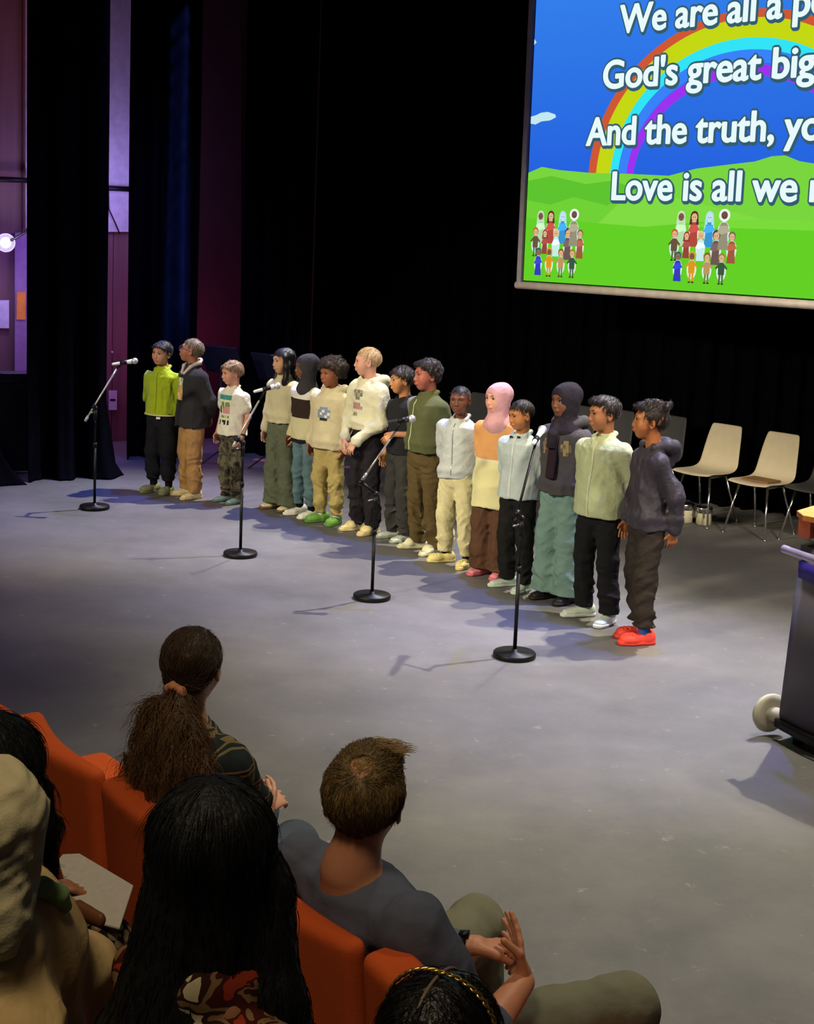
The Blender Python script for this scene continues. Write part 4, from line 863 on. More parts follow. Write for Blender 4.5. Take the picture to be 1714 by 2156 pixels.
# 6 curly boy
P, so, me, arms, F = make_kid(6, 690, 1101, .955, -35, 'boy with big curly hair in a cream hoodie, khaki joggers and green clogs', (150, 92, 62), (150, 80, 72), ('curly', 'curl'), (-15, 4, 0), cloth('sand_hoodie', (206, 194, 160)), cloth('khaki_jogger', (176, 158, 102)), ('clog', mat('shoe_green', (108, 158, 70), .6), mat('sole_green', (90, 140, 60), .6)), ('down', 'down'), ((.085, -.0, 10), (-.085, 0, -28)), hood=True, rib=True, top_hem=.67, leg='jogger', hem=.085, sock=white, bulk=.012, fit=1.08, bunch=.014)
decal('shirt_print', me, .01, .985, .12, .12, ['.bbb.', 'bbwbb', 'bwbbw', 'bbbwb', '.kkk.'], dict(b=mat('ink_blue', (126, 146, 168), .9), w=white, k=ink), P, n=2, lift=.004)
# 7 tall blond boy
P, so, me, arms, F = make_kid(7, 766, 1120, 1.06, -50, 'tall boy with cropped blond hair in a pale hoodie, hands joined low in front', (206, 152, 130), (196, 116, 110), ('crop', 'blond'), (-38, 2, 0), cloth('pale_hoodie', (206, 202, 176)), cloth('black_track', (38, 35, 40)), ('slide', mat('shoe_slide', (212, 196, 148), .7), mat('sole_slide', (206, 190, 146), .7)), ('front', 'front'), ((.09, .0, 10), (-.09, .0, -12)), hood=True, rib=True, top_hem=.80, leg='straight', sock=blackc, fit=1.04, bulk=.008, bunch=.011, fold=.009)
decal('shirt_print', me, .0, 1.02, .11, .20, ['.ktkt', '.tktk', '..kk.', '.....', 'pppp.', 'ppppp', '.....', '.kt..'], dict(k=mat('ink_grey', (110, 108, 96), .9), t=mat('ink_grey2', (150, 146, 126), .9), p=mat('ink_rose', (170, 130, 130), .9)), P, n=2, lift=.004)
# 8 boy behind
P, so, me, arms, F = make_kid(8, 838, 1136, .975, -55, 'dark haired boy in a black T-shirt half hidden behind the boy in the olive jacket', (190, 130, 86), (170, 90, 80), ('mop', 'dark'), (-20, 4, 0), cloth('black_tee', (38, 38, 42)), cloth('dark_grey_pants', (58, 57, 56)), ('sneaker', mat('shoe_grey', (196, 204, 196), .7), mat('sole_grey', (150, 160, 150), .7)), ('fold', 'down'), sleeve=.6, top_hem=.72, top_name='t_shirt', leg='straight', bunch=.014)
# 9 olive jacket
slv9 = bandmat('olive_grey_jacket', [(-.40, (112, 112, 112)), (-.125, (82, 86, 58))], axis=0)
P, so, me, arms, F = make_kid(9, 889, 1160, 1.04, -48, 'boy in an olive zipped jacket with a grey sleeve and brown trousers', (160, 92, 76), (150, 76, 76), ('wavy', 'dark'), (-22, 2, 0), slv9, cloth('brown_pants', (86, 72, 46)), ('slide', mat('shoe_slide2', (216, 214, 186), .7), mat('sole_slide2', (200, 196, 160), .7)), ('back', 'back'), ((.115, .0, 10), (-.10, .03, -30)), collar=True, rib=True, top_hem=.76, top_name='jacket', leg='straight', sock=blackc, fit=1.10, belly=.012, bulk=.008, bunch=.015, hs=1.02)
zipline(P, me, -.035, .78, 1.15, mat('zip_pale', (206, 204, 170), .5), w_=.010)
# 10 track jacket
P, so, me, arms, F = make_kid(10, 956, 1188, .94, -30, 'boy with close-cropped hair in a pale grey striped track jacket and cream joggers', (104, 62, 44), (140, 84, 80), ('buzz', 'black'), (10, 2, 0), cloth('silver_jacket', (176, 182, 184), rough=.6, spec=.3), cloth('cream_jogger', (200, 192, 150)), ('clog', mat('shoe_butter', (222, 206, 140), .6), mat('sole_butter', (216, 198, 130), .6)), ('back', 'back'), ((.12, -.03, 5), (-.105, .03, -45)), collar=True, rib=True, top_hem=.70, top_name='track_jacket', leg='jogger', hem=.09, sock=blackc, fit=1.0, bulk=.010, bunch=.011, open=True, fold=.009)
zipline(P, me, 0, .74, 1.15, mat('zip_silver', (150, 154, 160), .3, .5))
a = arms[1]
for k in (-1, 0, 1):
    MB().tube([a[0]+np.array([.060, -.008+.022*k, .02]), a[0]*.5+a[1]*.5+np.array([.064, -.008+.022*k, 0]), a[1]+np.array([.062, -.008+.022*k, .0])], .006, 6).build('sleeve_stripe', mat('stripe_navy', (70, 84, 110), .7), P, True)
# 11 pink hijab
P, so, me, arms, F = make_kid(11, 1034, 1212, .985, -38, 'girl in a pink headscarf with an orange shawl, cream tunic and brown wide trousers', (206, 150, 128), (190, 100, 100), ('scarf', cloth('scarf_pink', (196, 148, 152))), (-12, 2, 0), bandmat('tunic', [(.30, (216, 210, 160)), (.86, (218, 212, 176)), (.885, (206, 150, 96))]), cloth('brown_wide', (88, 62, 48)), ('sneaker', mat('shoe_pink', (226, 134, 150), .6), mat('sole_pink', (210, 110, 130), .6)), ('down', 'back'), top_hem=.52, top_name='tunic', leg='wide', bunch=.003, fit=1.0)
# 12 pale blue shirt boy
P, so, me, arms, F = make_kid(12, 1082, 1239, .935, -40, 'boy in a pale blue button shirt with black trousers and mint trainers', (186, 120, 74), (168, 92, 76), ('crop', 'dark'), (-22, 10, 0), cloth('pale_blue_shirt', (178, 190, 192)), cloth('black_trousers', (32, 32, 31)), ('sneaker', mat('shoe_mint', (196, 216, 204), .7), mat('sole_mint', (206, 220, 208), .7)), ('back', 'back'), ((.10, -.02, 5), (-.09, .02, -28)), collar=True, top_hem=.70, top_name='shirt', leg='straight', fit=1.08, hem=.06, fold=.006)
zipline(P, me, 0, .72, 1.16, mat('placket', (196, 204, 206), .8), 'button_placket', .016)
MB().box((-.035, -.085, 1.165), (.03, .006, .018)).box((.03, -.08, 1.17), (.03, .006, .018)).build('bow_tie', ink, P, bevel=.003)
# 13 dark hijab
P, so, me, arms, F = make_kid(13, 1172, 1263, 1.045, -45, 'girl in a dark headscarf with hanging end, grey sweatshirt and pale teal cargo trousers', (124, 78, 56), (120, 66, 60), ('scarf_tail', cloth('scarf_dark', (44, 40, 48))), (-8, 4, 0), cloth('grey_sweat', (76, 74, 78)), cloth('teal_cargo', (116, 146, 138), bump=.3), ('sneaker', mat('shoe_black', (30, 28, 28), .6), mat('sole_dark', (40, 38, 34), .6)), ('back', 'back'), hood=True, rib=True, top_hem=.72, top_name='sweatshirt', leg='wide', bunch=.006, fit=1.05, bulk=.008)
g = Sdf((-.08, -.22, .80), (.10, -.05, 1.22), .006); g.loft((.0, -.105, 1.20), (.005, -.150, .84), (1, 0, 0), [0, .5, 1], [.03, .036, .040], [.018, .016, .014], .01); g.folds(.003, 60, 3, (1, 1, .2)); link('scarf_end', g.mesh('e'), cloth('scarf_plum', (50, 36, 44)), P)
decal('shirt_print', me, .085, 1.03, .07, .10, ['.gg.', 'gtgt', 'tggt', '.gt.'], dict(g=mat('ink_gold', (150, 136, 92), .9), t=mat('ink_brown', (110, 96, 80), .9)), P, n=2, lift=.004); decal('shirt_print', me, -.085, 1.03, .05, .10, ['.g.', 'gtg', 'tgt', '.g.'], dict(g=mat('ink_gold2', (150, 126, 92), .9), t=mat('ink_brown2', (130, 92, 80), .9)), P, n=2, lift=.004)
# 14 green shirt boy
P, so, me, arms, F = make_kid(14, 1250, 1305, 1.03, -42, 'boy in a pale green button shirt and black jeans with white trainers', (170, 112, 76), (150, 84, 72), ('short', 'dark'), (-32, 4, 0), cloth('pale_green_shirt', (176, 184, 146)), cloth('black_jeans', (30, 30, 32)), ('sneaker', mat('shoe_pale', (206, 220, 206), .7), mat('sole_pale', (216, 222, 222), .7)), ('back', 'back'), ((.115, -.02, 8), (-.105, .02, -32)), collar=True, top_hem=.68, top_name='shirt', leg='straight', fit=1.10, belly=.02, hem=.07, fold=.006)
zipline(P, me, -.0, .70, 1.16, mat('placket2', (190, 196, 168), .8), 'button_placket', .016)
# 15 nearest boy
P, so, me, arms, F = make_kid(15, 1346, 1349, 1.045, -74, 'boy in a dark hooded jacket, dark trousers and red clogs, rightmost of the row', (168, 104, 62), (150, 84, 70), ('spiky', 'dark'), (-22, -2, 0), cloth('dark_jacket', (54, 50, 60), rough=.6, spec=.3), cloth('dark_track', (52, 46, 42), rough=.7), ('clog', mat('shoe_red', (236, 74, 62), .5), mat('sole_red', (226, 66, 56), .5)), (((.146, .0, 1.098), (.185, .085, .90), (.150, .10, .70)), 'down'), ((.07, -.02, -2), (-.06, .015, -6)), hood=True, rib=True, top_hem=.70, top_name='hooded_jacket', leg='straight', hem=.11, sock=cloth('sock_blue', (60, 90, 160)), fit=1.0, bulk=.002, bunch=.012, fold=.011)

# ------------------------------------------------------------------ strands of hair lying on a hair surface
def strands(name, me, n, L, dirfn, m, parent, r=.0009, seg=5, lift=.004, wave=.0, grav=0., seed=0, keep=None, sides=3, curv=4.5):
    rg = np.random.default_rng(seed); nv = len(me.vertices); co = np.empty(nv*3, np.float32); me.vertices.foreach_get('co', co); co = co.reshape(-1, 3); no = np.empty(nv*3, np.float32); me.vertices.foreach_get('normal', no); no = no.reshape(-1, 3)
    idx = np.arange(nv) if keep is None else np.nonzero(keep(co, no))[0]
    idx = rg.choice(idx, n); P0 = co[idx]+rg.normal(0, .002, (n, 3)); N0 = no[idx]; D = dirfn(P0, N0); D = D+rg.normal(0, .13, D.shape); D = D-N0*(D*N0).sum(1)[:, None]; D /= (np.linalg.norm(D, axis=1)[:, None]+1e-6)
    Ls = L*rg.uniform(.6, 1.15, n)[:, None]; B = np.cross(N0, D); ph = rg.uniform(0, 6.3, n)[:, None]; pts = []
    for i in range(seg+1):
        t = i/seg; p = P0+D*Ls*t+N0*(lift*math.sin(math.pi*min(1, t*.9+.05))-.001-curv*Ls*Ls*t*t)+np.array([0, 0, -1])*grav*t*t*Ls
        if wave: p = p+(B*np.sin(ph+t*Ls*90)+N0*np.cos(ph+t*Ls*90)*.7)*wave*min(1, t*3)
        pts.append(p)
    V = np.zeros((n, seg+1, sides, 3))
    for i in range(seg+1):
        rr = r*(1-.75*i/seg)
        for k in range(sides):
            a = 2*math.pi*k/sides; V[:, i, k] = pts[i]+(B*math.cos(a)+N0*math.sin(a))*rr
    base = (np.arange(n)*(seg+1)*sides)[:, None]; F = []
    for i in range(seg):
        for k in range(sides): F.append(base+np.array([[i*sides+k, i*sides+(k+1) % sides, (i+1)*sides+(k+1) % sides, (i+1)*sides+k]]))
    F = np.concatenate(F).astype(np.int32); o = bpy.data.meshes.new(name); V = V.reshape(-1, 3); o.vertices.add(len(V)); o.vertices.foreach_set('co', V.astype(np.float32).ravel())
    o.loops.add(F.size); o.loops.foreach_set('vertex_index', F.ravel()); o.polygons.add(len(F)); o.polygons.foreach_set('loop_start', np.arange(0, F.size, 4, dtype=np.int32)); o.update(calc_edges=True)
    x = link(name, o, m, parent); x['kind'] = 'stuff'; return x
for o in list(bpy.data.objects):     # loose locks on the children's hair
    if o.name.split('.')[0] == 'hair' and o.parent:
        hm_ = o.data.materials[0]; curly = 'curl' in hm_.name
        strands('hair_strands', o.data, (900 if not curly else 1500), (.026 if 'blond' in hm_.name or 'tan' in hm_.name else .038), (lambda p, n_: np.stack([p[:, 0]*6, -.6-0*p[:, 1]+0*p[:, 0], np.where(p[:, 2] > 1.40, -.25, -1.0)], 1)) if not curly else (lambda p, n_: np.random.default_rng(3).normal(size=p.shape)),
                hm_, o, .0018, 4, .0035 if not curly else .012, .0 if not curly else .006, .15, 3)

# ------------------------------------------------------------------ the seats of the audience
US = np.array([.635, -.772, 0]); NS = np.array([.772, .635, 0]); SEAT0 = np.array([-.845, 4.13, 0])
orange = cloth('orange_upholstery', (212, 92, 44), bump=.25, bscale=500, var=.05)
def make_seat():
    r = empty('auditorium_seat'); h = .011
    g = Sdf((-.06, -.14, .26), (.68, .24, .96), h)
    X, Y, Z = g.grid((slice(None),)*3)
    t = np.clip(X/.60, 0, 1); thick = .135-.075*t; yr = -.035*np.sin(np.pi*t)-.01; yc = yr+thick/2+(Z-.9)*(-.10)*0; rr = .030
    qx = np.abs(X-.30)-.30+rr; qy = np.abs(Y-yc-(.62-Z)*.10)-thick/2+rr; qz = np.abs(Z-.60)-.30+rr
    g.v = (np.sqrt(np.maximum(qx, 0)**2+np.maximum(qy, 0)**2+np.maximum(qz, 0)**2)+np.minimum(np.maximum(qx, np.maximum(qy, qz)), 0)-rr).astype(np.float32)
    link('backrest', g.mesh('backrest'), orange, r)
    g = Sdf((-.04, .0, .26), (.66, .72, .54), h); X, Y, Z = g.grid((slice(None),)*3); rr = .045
    qx = np.abs(X-.30)-.29+rr; qy = np.abs(Y-.37)-.29+rr; qz = np.abs(Z-.385)-.07+rr
    g.v = (np.sqrt(np.maximum(qx, 0)**2+np.maximum(qy, 0)**2+np.maximum(qz, 0)**2)+np.minimum(np.maximum(qx, np.maximum(qy, qz)), 0)-rr).astype(np.float32)
    link('seat_cushion', g.mesh('cushion'), orange, r)
    MB().box((.30, .25, .16), (.10, .16, .32)).box((.30, .25, .012), (.44, .40, .024)).build('pedestal', sblk, r, bevel=.005)
    return r
seatp = make_seat(); ang = math.atan2(-.772, .635)
for i, (s_, lab) in enumerate([(-.625, 'orange auditorium seat with wide empty back, left of the ponytail woman'), (-1.265, 'orange auditorium seat cut by the left frame edge'), (.02, 'orange auditorium seat behind the woman with the ponytail'), (.645, 'orange auditorium seat with the bald-crowned man in it'), (1.275, 'orange auditorium seat corner right of the man, above the gold headband')]):
    r = seatp if i == 0 else copy_tree(seatp); p = SEAT0+US*s_; r.location = p; r.rotation_euler = (0, 0, ang); tag(r, lab, 'seat', 'front row of orange seats')

# ------------------------------------------------------------------ the audience
def grid_for(pts, m, h): pts = np.array(pts); return Sdf(pts.min(0)-m, pts.max(0)+m, h)
def person(loc, label): p = np.array(loc, float); P = empty('person', p); tag(P, label, 'person'); return P, (lambda *q: (at(*q) if len(q) == 3 and abs(q[0]) > 3 else np.array(q, float))-p)
# --- man with thinning hair
P, w_ = person((0, 3.45, 0), 'man seen from behind with thinning brown hair and grey blue shirt, hands together')
F = frame_facing(w_(-.07, 3.37, 1.150), (.13, .99, -.10), 1.14)
skm = skin('skin_man', (196, 132, 100)); Cn = w_(-.095, 3.345, .99)
Lsh, Rsh = w_(-.225, 3.50, .935), w_(.06, 3.20, .92)
Lel, Lwr = w_(888, 1992, .70), w_(988, 1992, .72); Rel, Rwr = w_(1010, 2190, .64), w_(1100, 2068, .69)
g = Sdf(w_(-.45, 2.95, .35), w_(.62, 3.95, 1.34), .0062)
add_head(g, F, Cn, nk=.048)
g.cap(Cn, w_(-.08, 3.36, .92), .06, .09, .05); g.chain([Lsh, Lel], [.045, .042], .02); g.cap(Lel, Lwr, .044, .029, .02); g.chain([Rsh, Rel], [.045, .046], .02); g.cap(Rel, Rwr, .050, .031, .02)
g.loft(w_(.01, 3.43, .46), w_(-.07, 3.37, .92), US, [0, 1], [.12, .14], [.08, .08], .03)
body = link('body', g.mesh('body'), skm, P)
for nm, wr, d, nr, th, cu, tc_, to in (('hand', Rwr, (-.10, .62, .62), (-.95, -.05, .05), None, (.12, .15, .2, .25), .9, .9), ('hand', Lwr, (.93, .22, -.05), (.15, -.1, -1), None, (.65, .75, .75, .8), .2, .45)):
    d = np.array(d)/np.linalg.norm(d); g = Sdf(wr+np.array([-.16, -.12, -.13]), wr+np.array([.2, .22, .24]), .0035); S = np.cross(np.array(nr), d)
    g.cap(wr-d*.002, wr+d*.02, .027, .027, .01); add_hand(g, wr, d, nr, 1 if S[1] < 0 else -1, 1.04, curl=cu, tcurl=tc_, tout=to, spread=.10); g.v = g.v
    link(nm, g.mesh('hand'), skm, P)
dl = (Lwr-Lel)/np.linalg.norm(Lwr-Lel); MB().lathe([(.032, -.013), (.036, -.013), (.036, .013), (.032, .013)], Lwr-dl*.015, dl, 32).box(Lwr-dl*.015+np.array([0, -.006, .036]), (.026, .022, .012), [dl, np.cross(dl, (0, 0, 1)), (0, 0, 1)]).build('wristwatch', mat('watch_black', (18, 18, 20), .4), P, True)
g = Sdf(w_(-.50, 2.90, .38), w_(.45, 3.90, 1.16), .0075); teem = cloth('slate_tee', (92, 96, 112), bump=.1)
g.loft(w_(.02, 3.44, .44), w_(-.085, 3.355, 1.0), US, [0, .3, .6, .82, .93, 1], [.175, .168, .185, .20, .165, .062], [.14, .125, .122, .118, .095, .058], .05)
g.cap(Lsh, Lp(Lsh, Lel, 1.0), .078, .060, .05); g.cap(Lel, Lp(Lel, Lwr, .62), .058, .046, .02); g.cap(Rsh, Lp(Rsh, Rel, 1), .080, .066, .05); g.cap(Rel, Lp(Rel, Rwr, .22), .062, .056, .02)
g.folds(.009, 26, 4, (1, 1, .7)); g.folds(.004, 60, 8); g.cap(Cn+np.array([0, .0, .0]), F.p(0, .01, -.05), .056, .060, .008, 's')
link('t_shirt', g.mesh('tee'), teem, P)
# trousers
Lh, Rh = w_(-.05, 3.52, .50), w_(.07, 3.37, .50); Lk, Rk = w_(1003, 1948, .53), w_(1318, 2120, .53); olive = cloth('olive_trousers', (112, 110, 92), bump=.1, var=.06)
La, Ra = Lk+np.array([.03, .02, -.45]), Rk+np.array([-.02, -.03, -.45])
g = grid_for([Lh, Rh, Lk, Rk, La, Ra], .16, .010); g.ell(w_(.01, 3.44, .48), (.19, .19, .13), None, .05)
g.cap(Lh, Lk, .110, .083, .05); g.cap(Rh, Rk, .115, .086, .05); g.cap(Lk, La, .082, .062, .03); g.cap(Rk, Ra, .085, .062, .03); g.folds(.009, 20, 3); g.folds(.003, 55, 5); link('trousers', g.mesh('trousers'), olive, P)
for A_ in (La, Ra):
    g = grid_for([A_], .32, .012); g.loft(A_+np.array([-.03, -.03, -.03]), A_+NS*.18+np.array([0, 0, -.04]), US, [0, 1], [.042, .048], [.045, .03], .01); link('shoe', g.mesh('shoe'), sblk, P)
# hair
hmn = hairm('hair_man', (116, 94, 58), .5); s = F.s
g = Sdf(F.o-.17, F.o+.19, .0045); g.ell(F.p(0, .014, .030), np.array([.084, .100, .086])*s, F.M, .01); g.ell(F.p(-.01, -.045, .088), np.array([.060, .055, .030])*s, F.M, .04)
def mancut(X, Y, Z):
    x, y, z = X-F.o[0], Y-F.o[1], Z-F.o[2]; M = F.M; lx, ly, lz = [(x*M[0, i]+y*M[1, i]+z*M[2, i])/s for i in range(3)]
    face = np.minimum(.055-lz, -(ly+.045)); low = np.minimum((-.030-lz)+(ly-.045)*(-.85), 1); nape = (-.088-lz); crown = .034+.004*np.sin(lx*260)*np.cos(ly*230)-np.sqrt((lx+.004)**2+(ly-.066)**2+(lz-.100)**2)
    return np.maximum(np.maximum(np.maximum(face, low), nape), crown)*s
X, Y, Z = g.grid((slice(None),)*3); g.v = np.maximum(g.v, mancut(X, Y, Z).astype(np.float32)); g.folds(.003, 140, 2, (1, 1, .3))
ho = link('hair', g.mesh('hair'), hmn, P)
cr = F.p(-.004, .066, .10)
def comb(p, n_):
    d = p-cr; up = np.array([0, 0, -1.0]); top = (p[:, 2] > F.o[2]+.075*s)[:, None]
    return np.where(top, d*12+F.d(0, -1, 0)*.8, d*3+up*1.2)
nocr = lambda p, n_: np.linalg.norm(p-cr, axis=1) > .030+.024*np.random.default_rng(4).random(len(p))
o = strands('hair_strands', ho.data, 15000, .028, comb, hmn, ho, .00065, 4, .0035, 0, .05, 5, nocr)
hm2 = hairm('hair_man_light', (162, 134, 86), .45); strands('hair_strands', ho.data, 6000, .028, comb, hm2, ho, .0006, 4, .004, 0, .05, 6, nocr)
rg = np.random.default_rng(8); b = MB()
for i in range(260):
    x = rg.uniform(-.070, .012); y = rg.uniform(-.085, -.0); a = rg.uniform(-.5, 1.2); L_ = rg.uniform(.022, .046)
    p_ = F.p(x, y, .106-x*x*3); jx, jy = rg.normal(0, .22), rg.normal(0, .3); b.tube([p_+F.d((-.75-.2*math.sin(a)+jx)*t**1.6, .30*math.cos(a)*t+jy*t*t*.5, 1.15*t-.75*t*t)*L_*1.15 for t in np.linspace(0, 1, 7)], [.0010, .0010, .0009, .0008, .0007, .0005, .0002], 4, cap=False)
b.build('hair_tuft', hm2, ho, True)['kind'] = 'stuff'
b = MB()
for i in range(420):
    a = rg.uniform(0, 6.28); rr_ = rg.uniform(.004, .040); c_ = (-.004+rr_*math.cos(a), .066+rr_*math.sin(a)); z_ = .030+.0785*math.sqrt(max(.02, 1-(c_[0]/.078)**2-((c_[1]-.01)/.093)**2))
    p_ = F.p(c_[0], c_[1], z_+.001); dd = F.d(-.4+.5*rg.normal(), -.8, .1); b.tube([p_, p_+dd*.012+F.d(0, 0, .003), p_+dd*.026-F.d(0, 0, .002)], [.0008, .0008, .0003], 3, cap=False)
b.build('crown_hair', hm2, ho, True)['kind'] = 'stuff'
face_parts(P, F, mat('lips_man', (170, 96, 88), .5), hmn, skm)
# --- woman with ponytail
P, w_ = person((-.50, 4.25, 0), 'woman with long curly brown ponytail, pink scrunchie and plaid shirt')
F = frame_facing(w_(-.595, 4.12, 1.235), (.16, .98, -.06), 1.03); Cn = w_(-.605, 4.10, 1.06); skw = skin('skin_woman', (204, 150, 122))
Lsh, Rsh = w_(-.715, 4.29, .985), w_(-.475, 4.03, .985); Rel, Rwr = w_(532, 1692, .72), w_(560, 1702, .68); Lel = w_(-.62, 4.52, .74); Lwr = w_(553, 1690, .70)
g = Sdf(w_(-.86, 3.9, .45), w_(-.2, 4.75, 1.38), .0065); add_head(g, F, Cn, nk=.045); g.cap(Cn, w_(-.6, 4.14, .98), .055, .08, .04)
g.chain([Lsh, Lel, Lwr], [.04, .036, .026], .02); g.chain([Rsh, Rel, Rwr], [.04, .036, .026], .02); g.loft(w_(-.53, 4.2, .48), w_(-.6, 4.14, .98), US, [0, 1], [.1, .12], [.07, .07], .03)
link('body', g.mesh('body'), skw, P)
for wr, d, nr in ((w_(555, 1700, .70), (.45, .8, .12), (-.5, .2, -.8)), (w_(566, 1712, .69), (.1, .95, .30), (-.95, .1, .1))):
    d = np.array(d)/np.linalg.norm(d); g = Sdf(wr-.13, wr+.2, .004); S = np.cross(np.array(nr), d); add_hand(g, wr, d, nr, 1 if S[2] > 0 else -1, .92, curl=(.35, .42, .5, .5)); link('hand', g.mesh('hand'), skw, P)
g = Sdf(w_(-.95, 3.8, .40), w_(-.15, 4.8, 1.14), .0085); g.loft(w_(-.52, 4.22, .46), w_(-.605, 4.11, 1.08), US, [0, .3, .6, .80, .92, 1], [.165, .15, .165, .175, .14, .06], [.12, .105, .108, .105, .08, .055], .05)
g.cap(Lsh, Lel, .068, .054, .05); g.cap(Lel, Lp(Lel, Lwr, .9), .054, .040, .02); g.cap(Rsh, Rel, .070, .056, .05); g.cap(Rel, Lp(Rel, Rwr, .6), .056, .044, .02); g.folds(.010, 28, 14, (1, 1, .7)); g.folds(.004, 60, 3)
link('plaid_shirt', g.mesh('shirt'), plaidmat('plaid', (38, 46, 46), (120, 104, 72), None, R(50)), P)
Rh = w_(-.46, 4.18, .50); Lh = w_(-.58, 4.33, .50); Rk = w_(622, 1778, .53); Lk = Rk+np.array([-.16, .26, 0]); jm = cloth('dark_jeans', (74, 82, 92), var=.15)
g = grid_for([Rh, Lh, Rk, Lk, Rk-[0, 0, .45]], .15, .010); g.ell(w_(-.52, 4.25, .48), (.17, .17, .12), None, .05); g.cap(Rh, Rk, .10, .078, .04); g.cap(Lh, Lk, .10, .078, .04); g.cap(Rk, Rk+np.array([.02, .02, -.44]), .075, .055, .03); g.cap(Lk, Lk+np.array([.02, .02, -.44]), .075, .055, .03); g.folds(.009, 22, 6); link('jeans', g.mesh('jeans'), jm, P)
hw = hairm('hair_auburn', (66, 46, 28), .45); s = F.s; g = Sdf(F.o-.15, F.o+.16, .0048); g.ell(F.p(0, .012, .026), np.array([.083, .100, .088])*s, F.M, .01); g.ell(F.p(0, .05, -.04), np.array([.058, .05, .05])*s, F.M, .03)
def wcut(X, Y, Z):
    x, y, z = X-F.o[0], Y-F.o[1], Z-F.o[2]; M = F.M; lx, ly, lz = [(x*M[0, i]+y*M[1, i]+z*M[2, i])/s for i in range(3)]
    return np.maximum(np.minimum(.060-lz, -(ly+.045)), np.minimum((-.028-lz)+(ly-.045)*(-.8), 1))*s
X, Y, Z = g.grid((slice(None),)*3); g.v = np.maximum(g.v, wcut(X, Y, Z).astype(np.float32)); g.folds(.002, 150, 3, (1, 1, .2)); ho = link('hair', g.mesh('hair'), hw, P)
T0 = F.p(.010, .110, -.045)
strands('hair_strands', ho.data, 5000, .05, lambda p, n_: (T0-p)*6, hw, ho, .0009, 4, .002, 0, 0, 7)
pts = [T0-np.array([.06, 0, 0]), T0+np.array([-.02, -.035, -.045]), T0+np.array([-.03, -.055, -.12]), T0+np.array([-.035, -.045, -.22]), T0+np.array([-.03, -.02, -.32])]
g = grid_for(pts, .2, .006); g.loft(T0+np.array([0, 0, .0]), T0+np.array([-.02, -.02, -.34]), US, [0, .06, .22, .45, .7, .9, 1], [.022, .050, .120, .165, .185, .165, .09], [.02, .035, .055, .065, .06, .05, .02], .02); g.folds(.016, 55, 3, (1, 1, .6)); g.folds(.008, 120, 5, (1, 1, .7))
po_ = link('ponytail', g.mesh('pt'), hw, P); strands('hair_strands', po_.data, 5500, .10, lambda p, n_: np.stack([(p[:, 0]-T0[0])*2, (p[:, 1]-T0[1])*2, -1+0*p[:, 0]], 1), hairm('hair_auburn_light', (104, 74, 44), .45), po_, .0011, 9, .010, .006, .1, 9, curv=.6)
g = Sdf(T0-.08, T0+.08, .004); aa = np.linspace(0, 2*math.pi, 15); dT = np.array([-.35, -.75, -.55]); _, s1, s2 = ortho(dT); 
for a in aa[:-1]: g.ell(T0+(s1*math.cos(a)+s2*math.sin(a))*.022, np.array([.012, .012, .012])*(1+.3*math.sin(a*5)), None, .006)
g.folds(.004, 150, 2); link('scrunchie', g.mesh('scr'), cloth('scrunchie_pink', (206, 138, 104)), P); face_parts(P, F, mat('lips_woman', (170, 90, 90), .5), hw, skw)
# --- woman with long straight black hair
P, w_ = person((-.27, 2.45, .25), 'woman seen from behind with very long straight black hair, left of the man')
blackh = hairm('hair_jet', (9, 9, 10), .62); F = frame_facing(w_(452, 1797, 1.51), (.35, .93, -.1), 1.06); skd = skin('skin_row2', (150, 100, 74))
Hc = F.o; Cn = Hc+np.array([-.01, -.005, -.20]); g = Sdf(Hc-np.array([.3, .25, .85]), Hc+np.array([.3, .3, .14]), .008); add_head(g, F, Cn, nk=.045); g.loft(Hc+np.array([.0, .0, -.80]), Cn+np.array([0, 0, -.04]), US, [0, 1], [.14, .13], [.10, .09], .05); link('body', g.mesh('b'), skd, P)
flor = voromat('floral_cloth', [(140, 48, 28), (62, 18, 14), (120, 92, 60), (52, 24, 18), (190, 178, 140)], 17, noise=True)
g = Sdf(Hc-np.array([.38, .30, .85]), Hc+np.array([.38, .42, -.12]), .010); g.loft(Hc+np.array([.01, .02, -.82]), Cn+np.array([0, .0, -.02]), US, [0, .5, .8, .93, 1], [.19, .18, .20, .17, .11], [.15, .15, .15, .13, .10], .05); g.ell(Cn+np.array([0, .0, .01]), (.11, .10, .07), None, .05)
for q in (-1, 1): g.chain([Cn+US*q*.17+np.array([0, 0, -.08]), Cn+US*q*.21+np.array([.02, .02, -.33]), Cn+US*q*.12+NS*.22+np.array([0, 0, -.40])], [.07, .055, .04], .04)
g.folds(.008, 28, 3); link('floral_dress', g.mesh('d'), flor, P)
g = Sdf(Hc+np.array([-.2, .05, -.99]), Hc+np.array([.75, .75, -.62]), .014)
for q in (-1, 1): g.cap(Hc+US*q*.09+np.array([0, 0, -.80]), Hc+US*q*.10+NS*.46+np.array([0, 0, -.79]), .10, .08, .04)
link('skirt', g.mesh('sk'), blackc, P)
g = Sdf(Hc-np.array([.36, .34, .62]), Hc+np.array([.36, .30, .16]), .0065); s = F.s; Xw = RV
g.ell(F.p(0, .012, .028), np.array([.088, .105, .092])*s, F.M, .01)
top = Hc+np.array([0, -.02, .03]); bot = Hc+np.array([-.055, -.05, -.44])
g.loft(top, bot, RV, [0, .2, .4, .6, .8, 1], [.088, .100, .112, .128, .160, .19], [.085, .080, .075, .085, .10, .10], .03, off=[0, 0, .0, .0, 0, 0])
g.chain([Hc+np.array([.08, .0, -.05]), Hc+np.array([.100, -.03, -.22]), Hc+np.array([.135, -.05, -.34]), Hc+np.array([.17, -.05, -.48])], [.05, .05, .055, .05], .03)
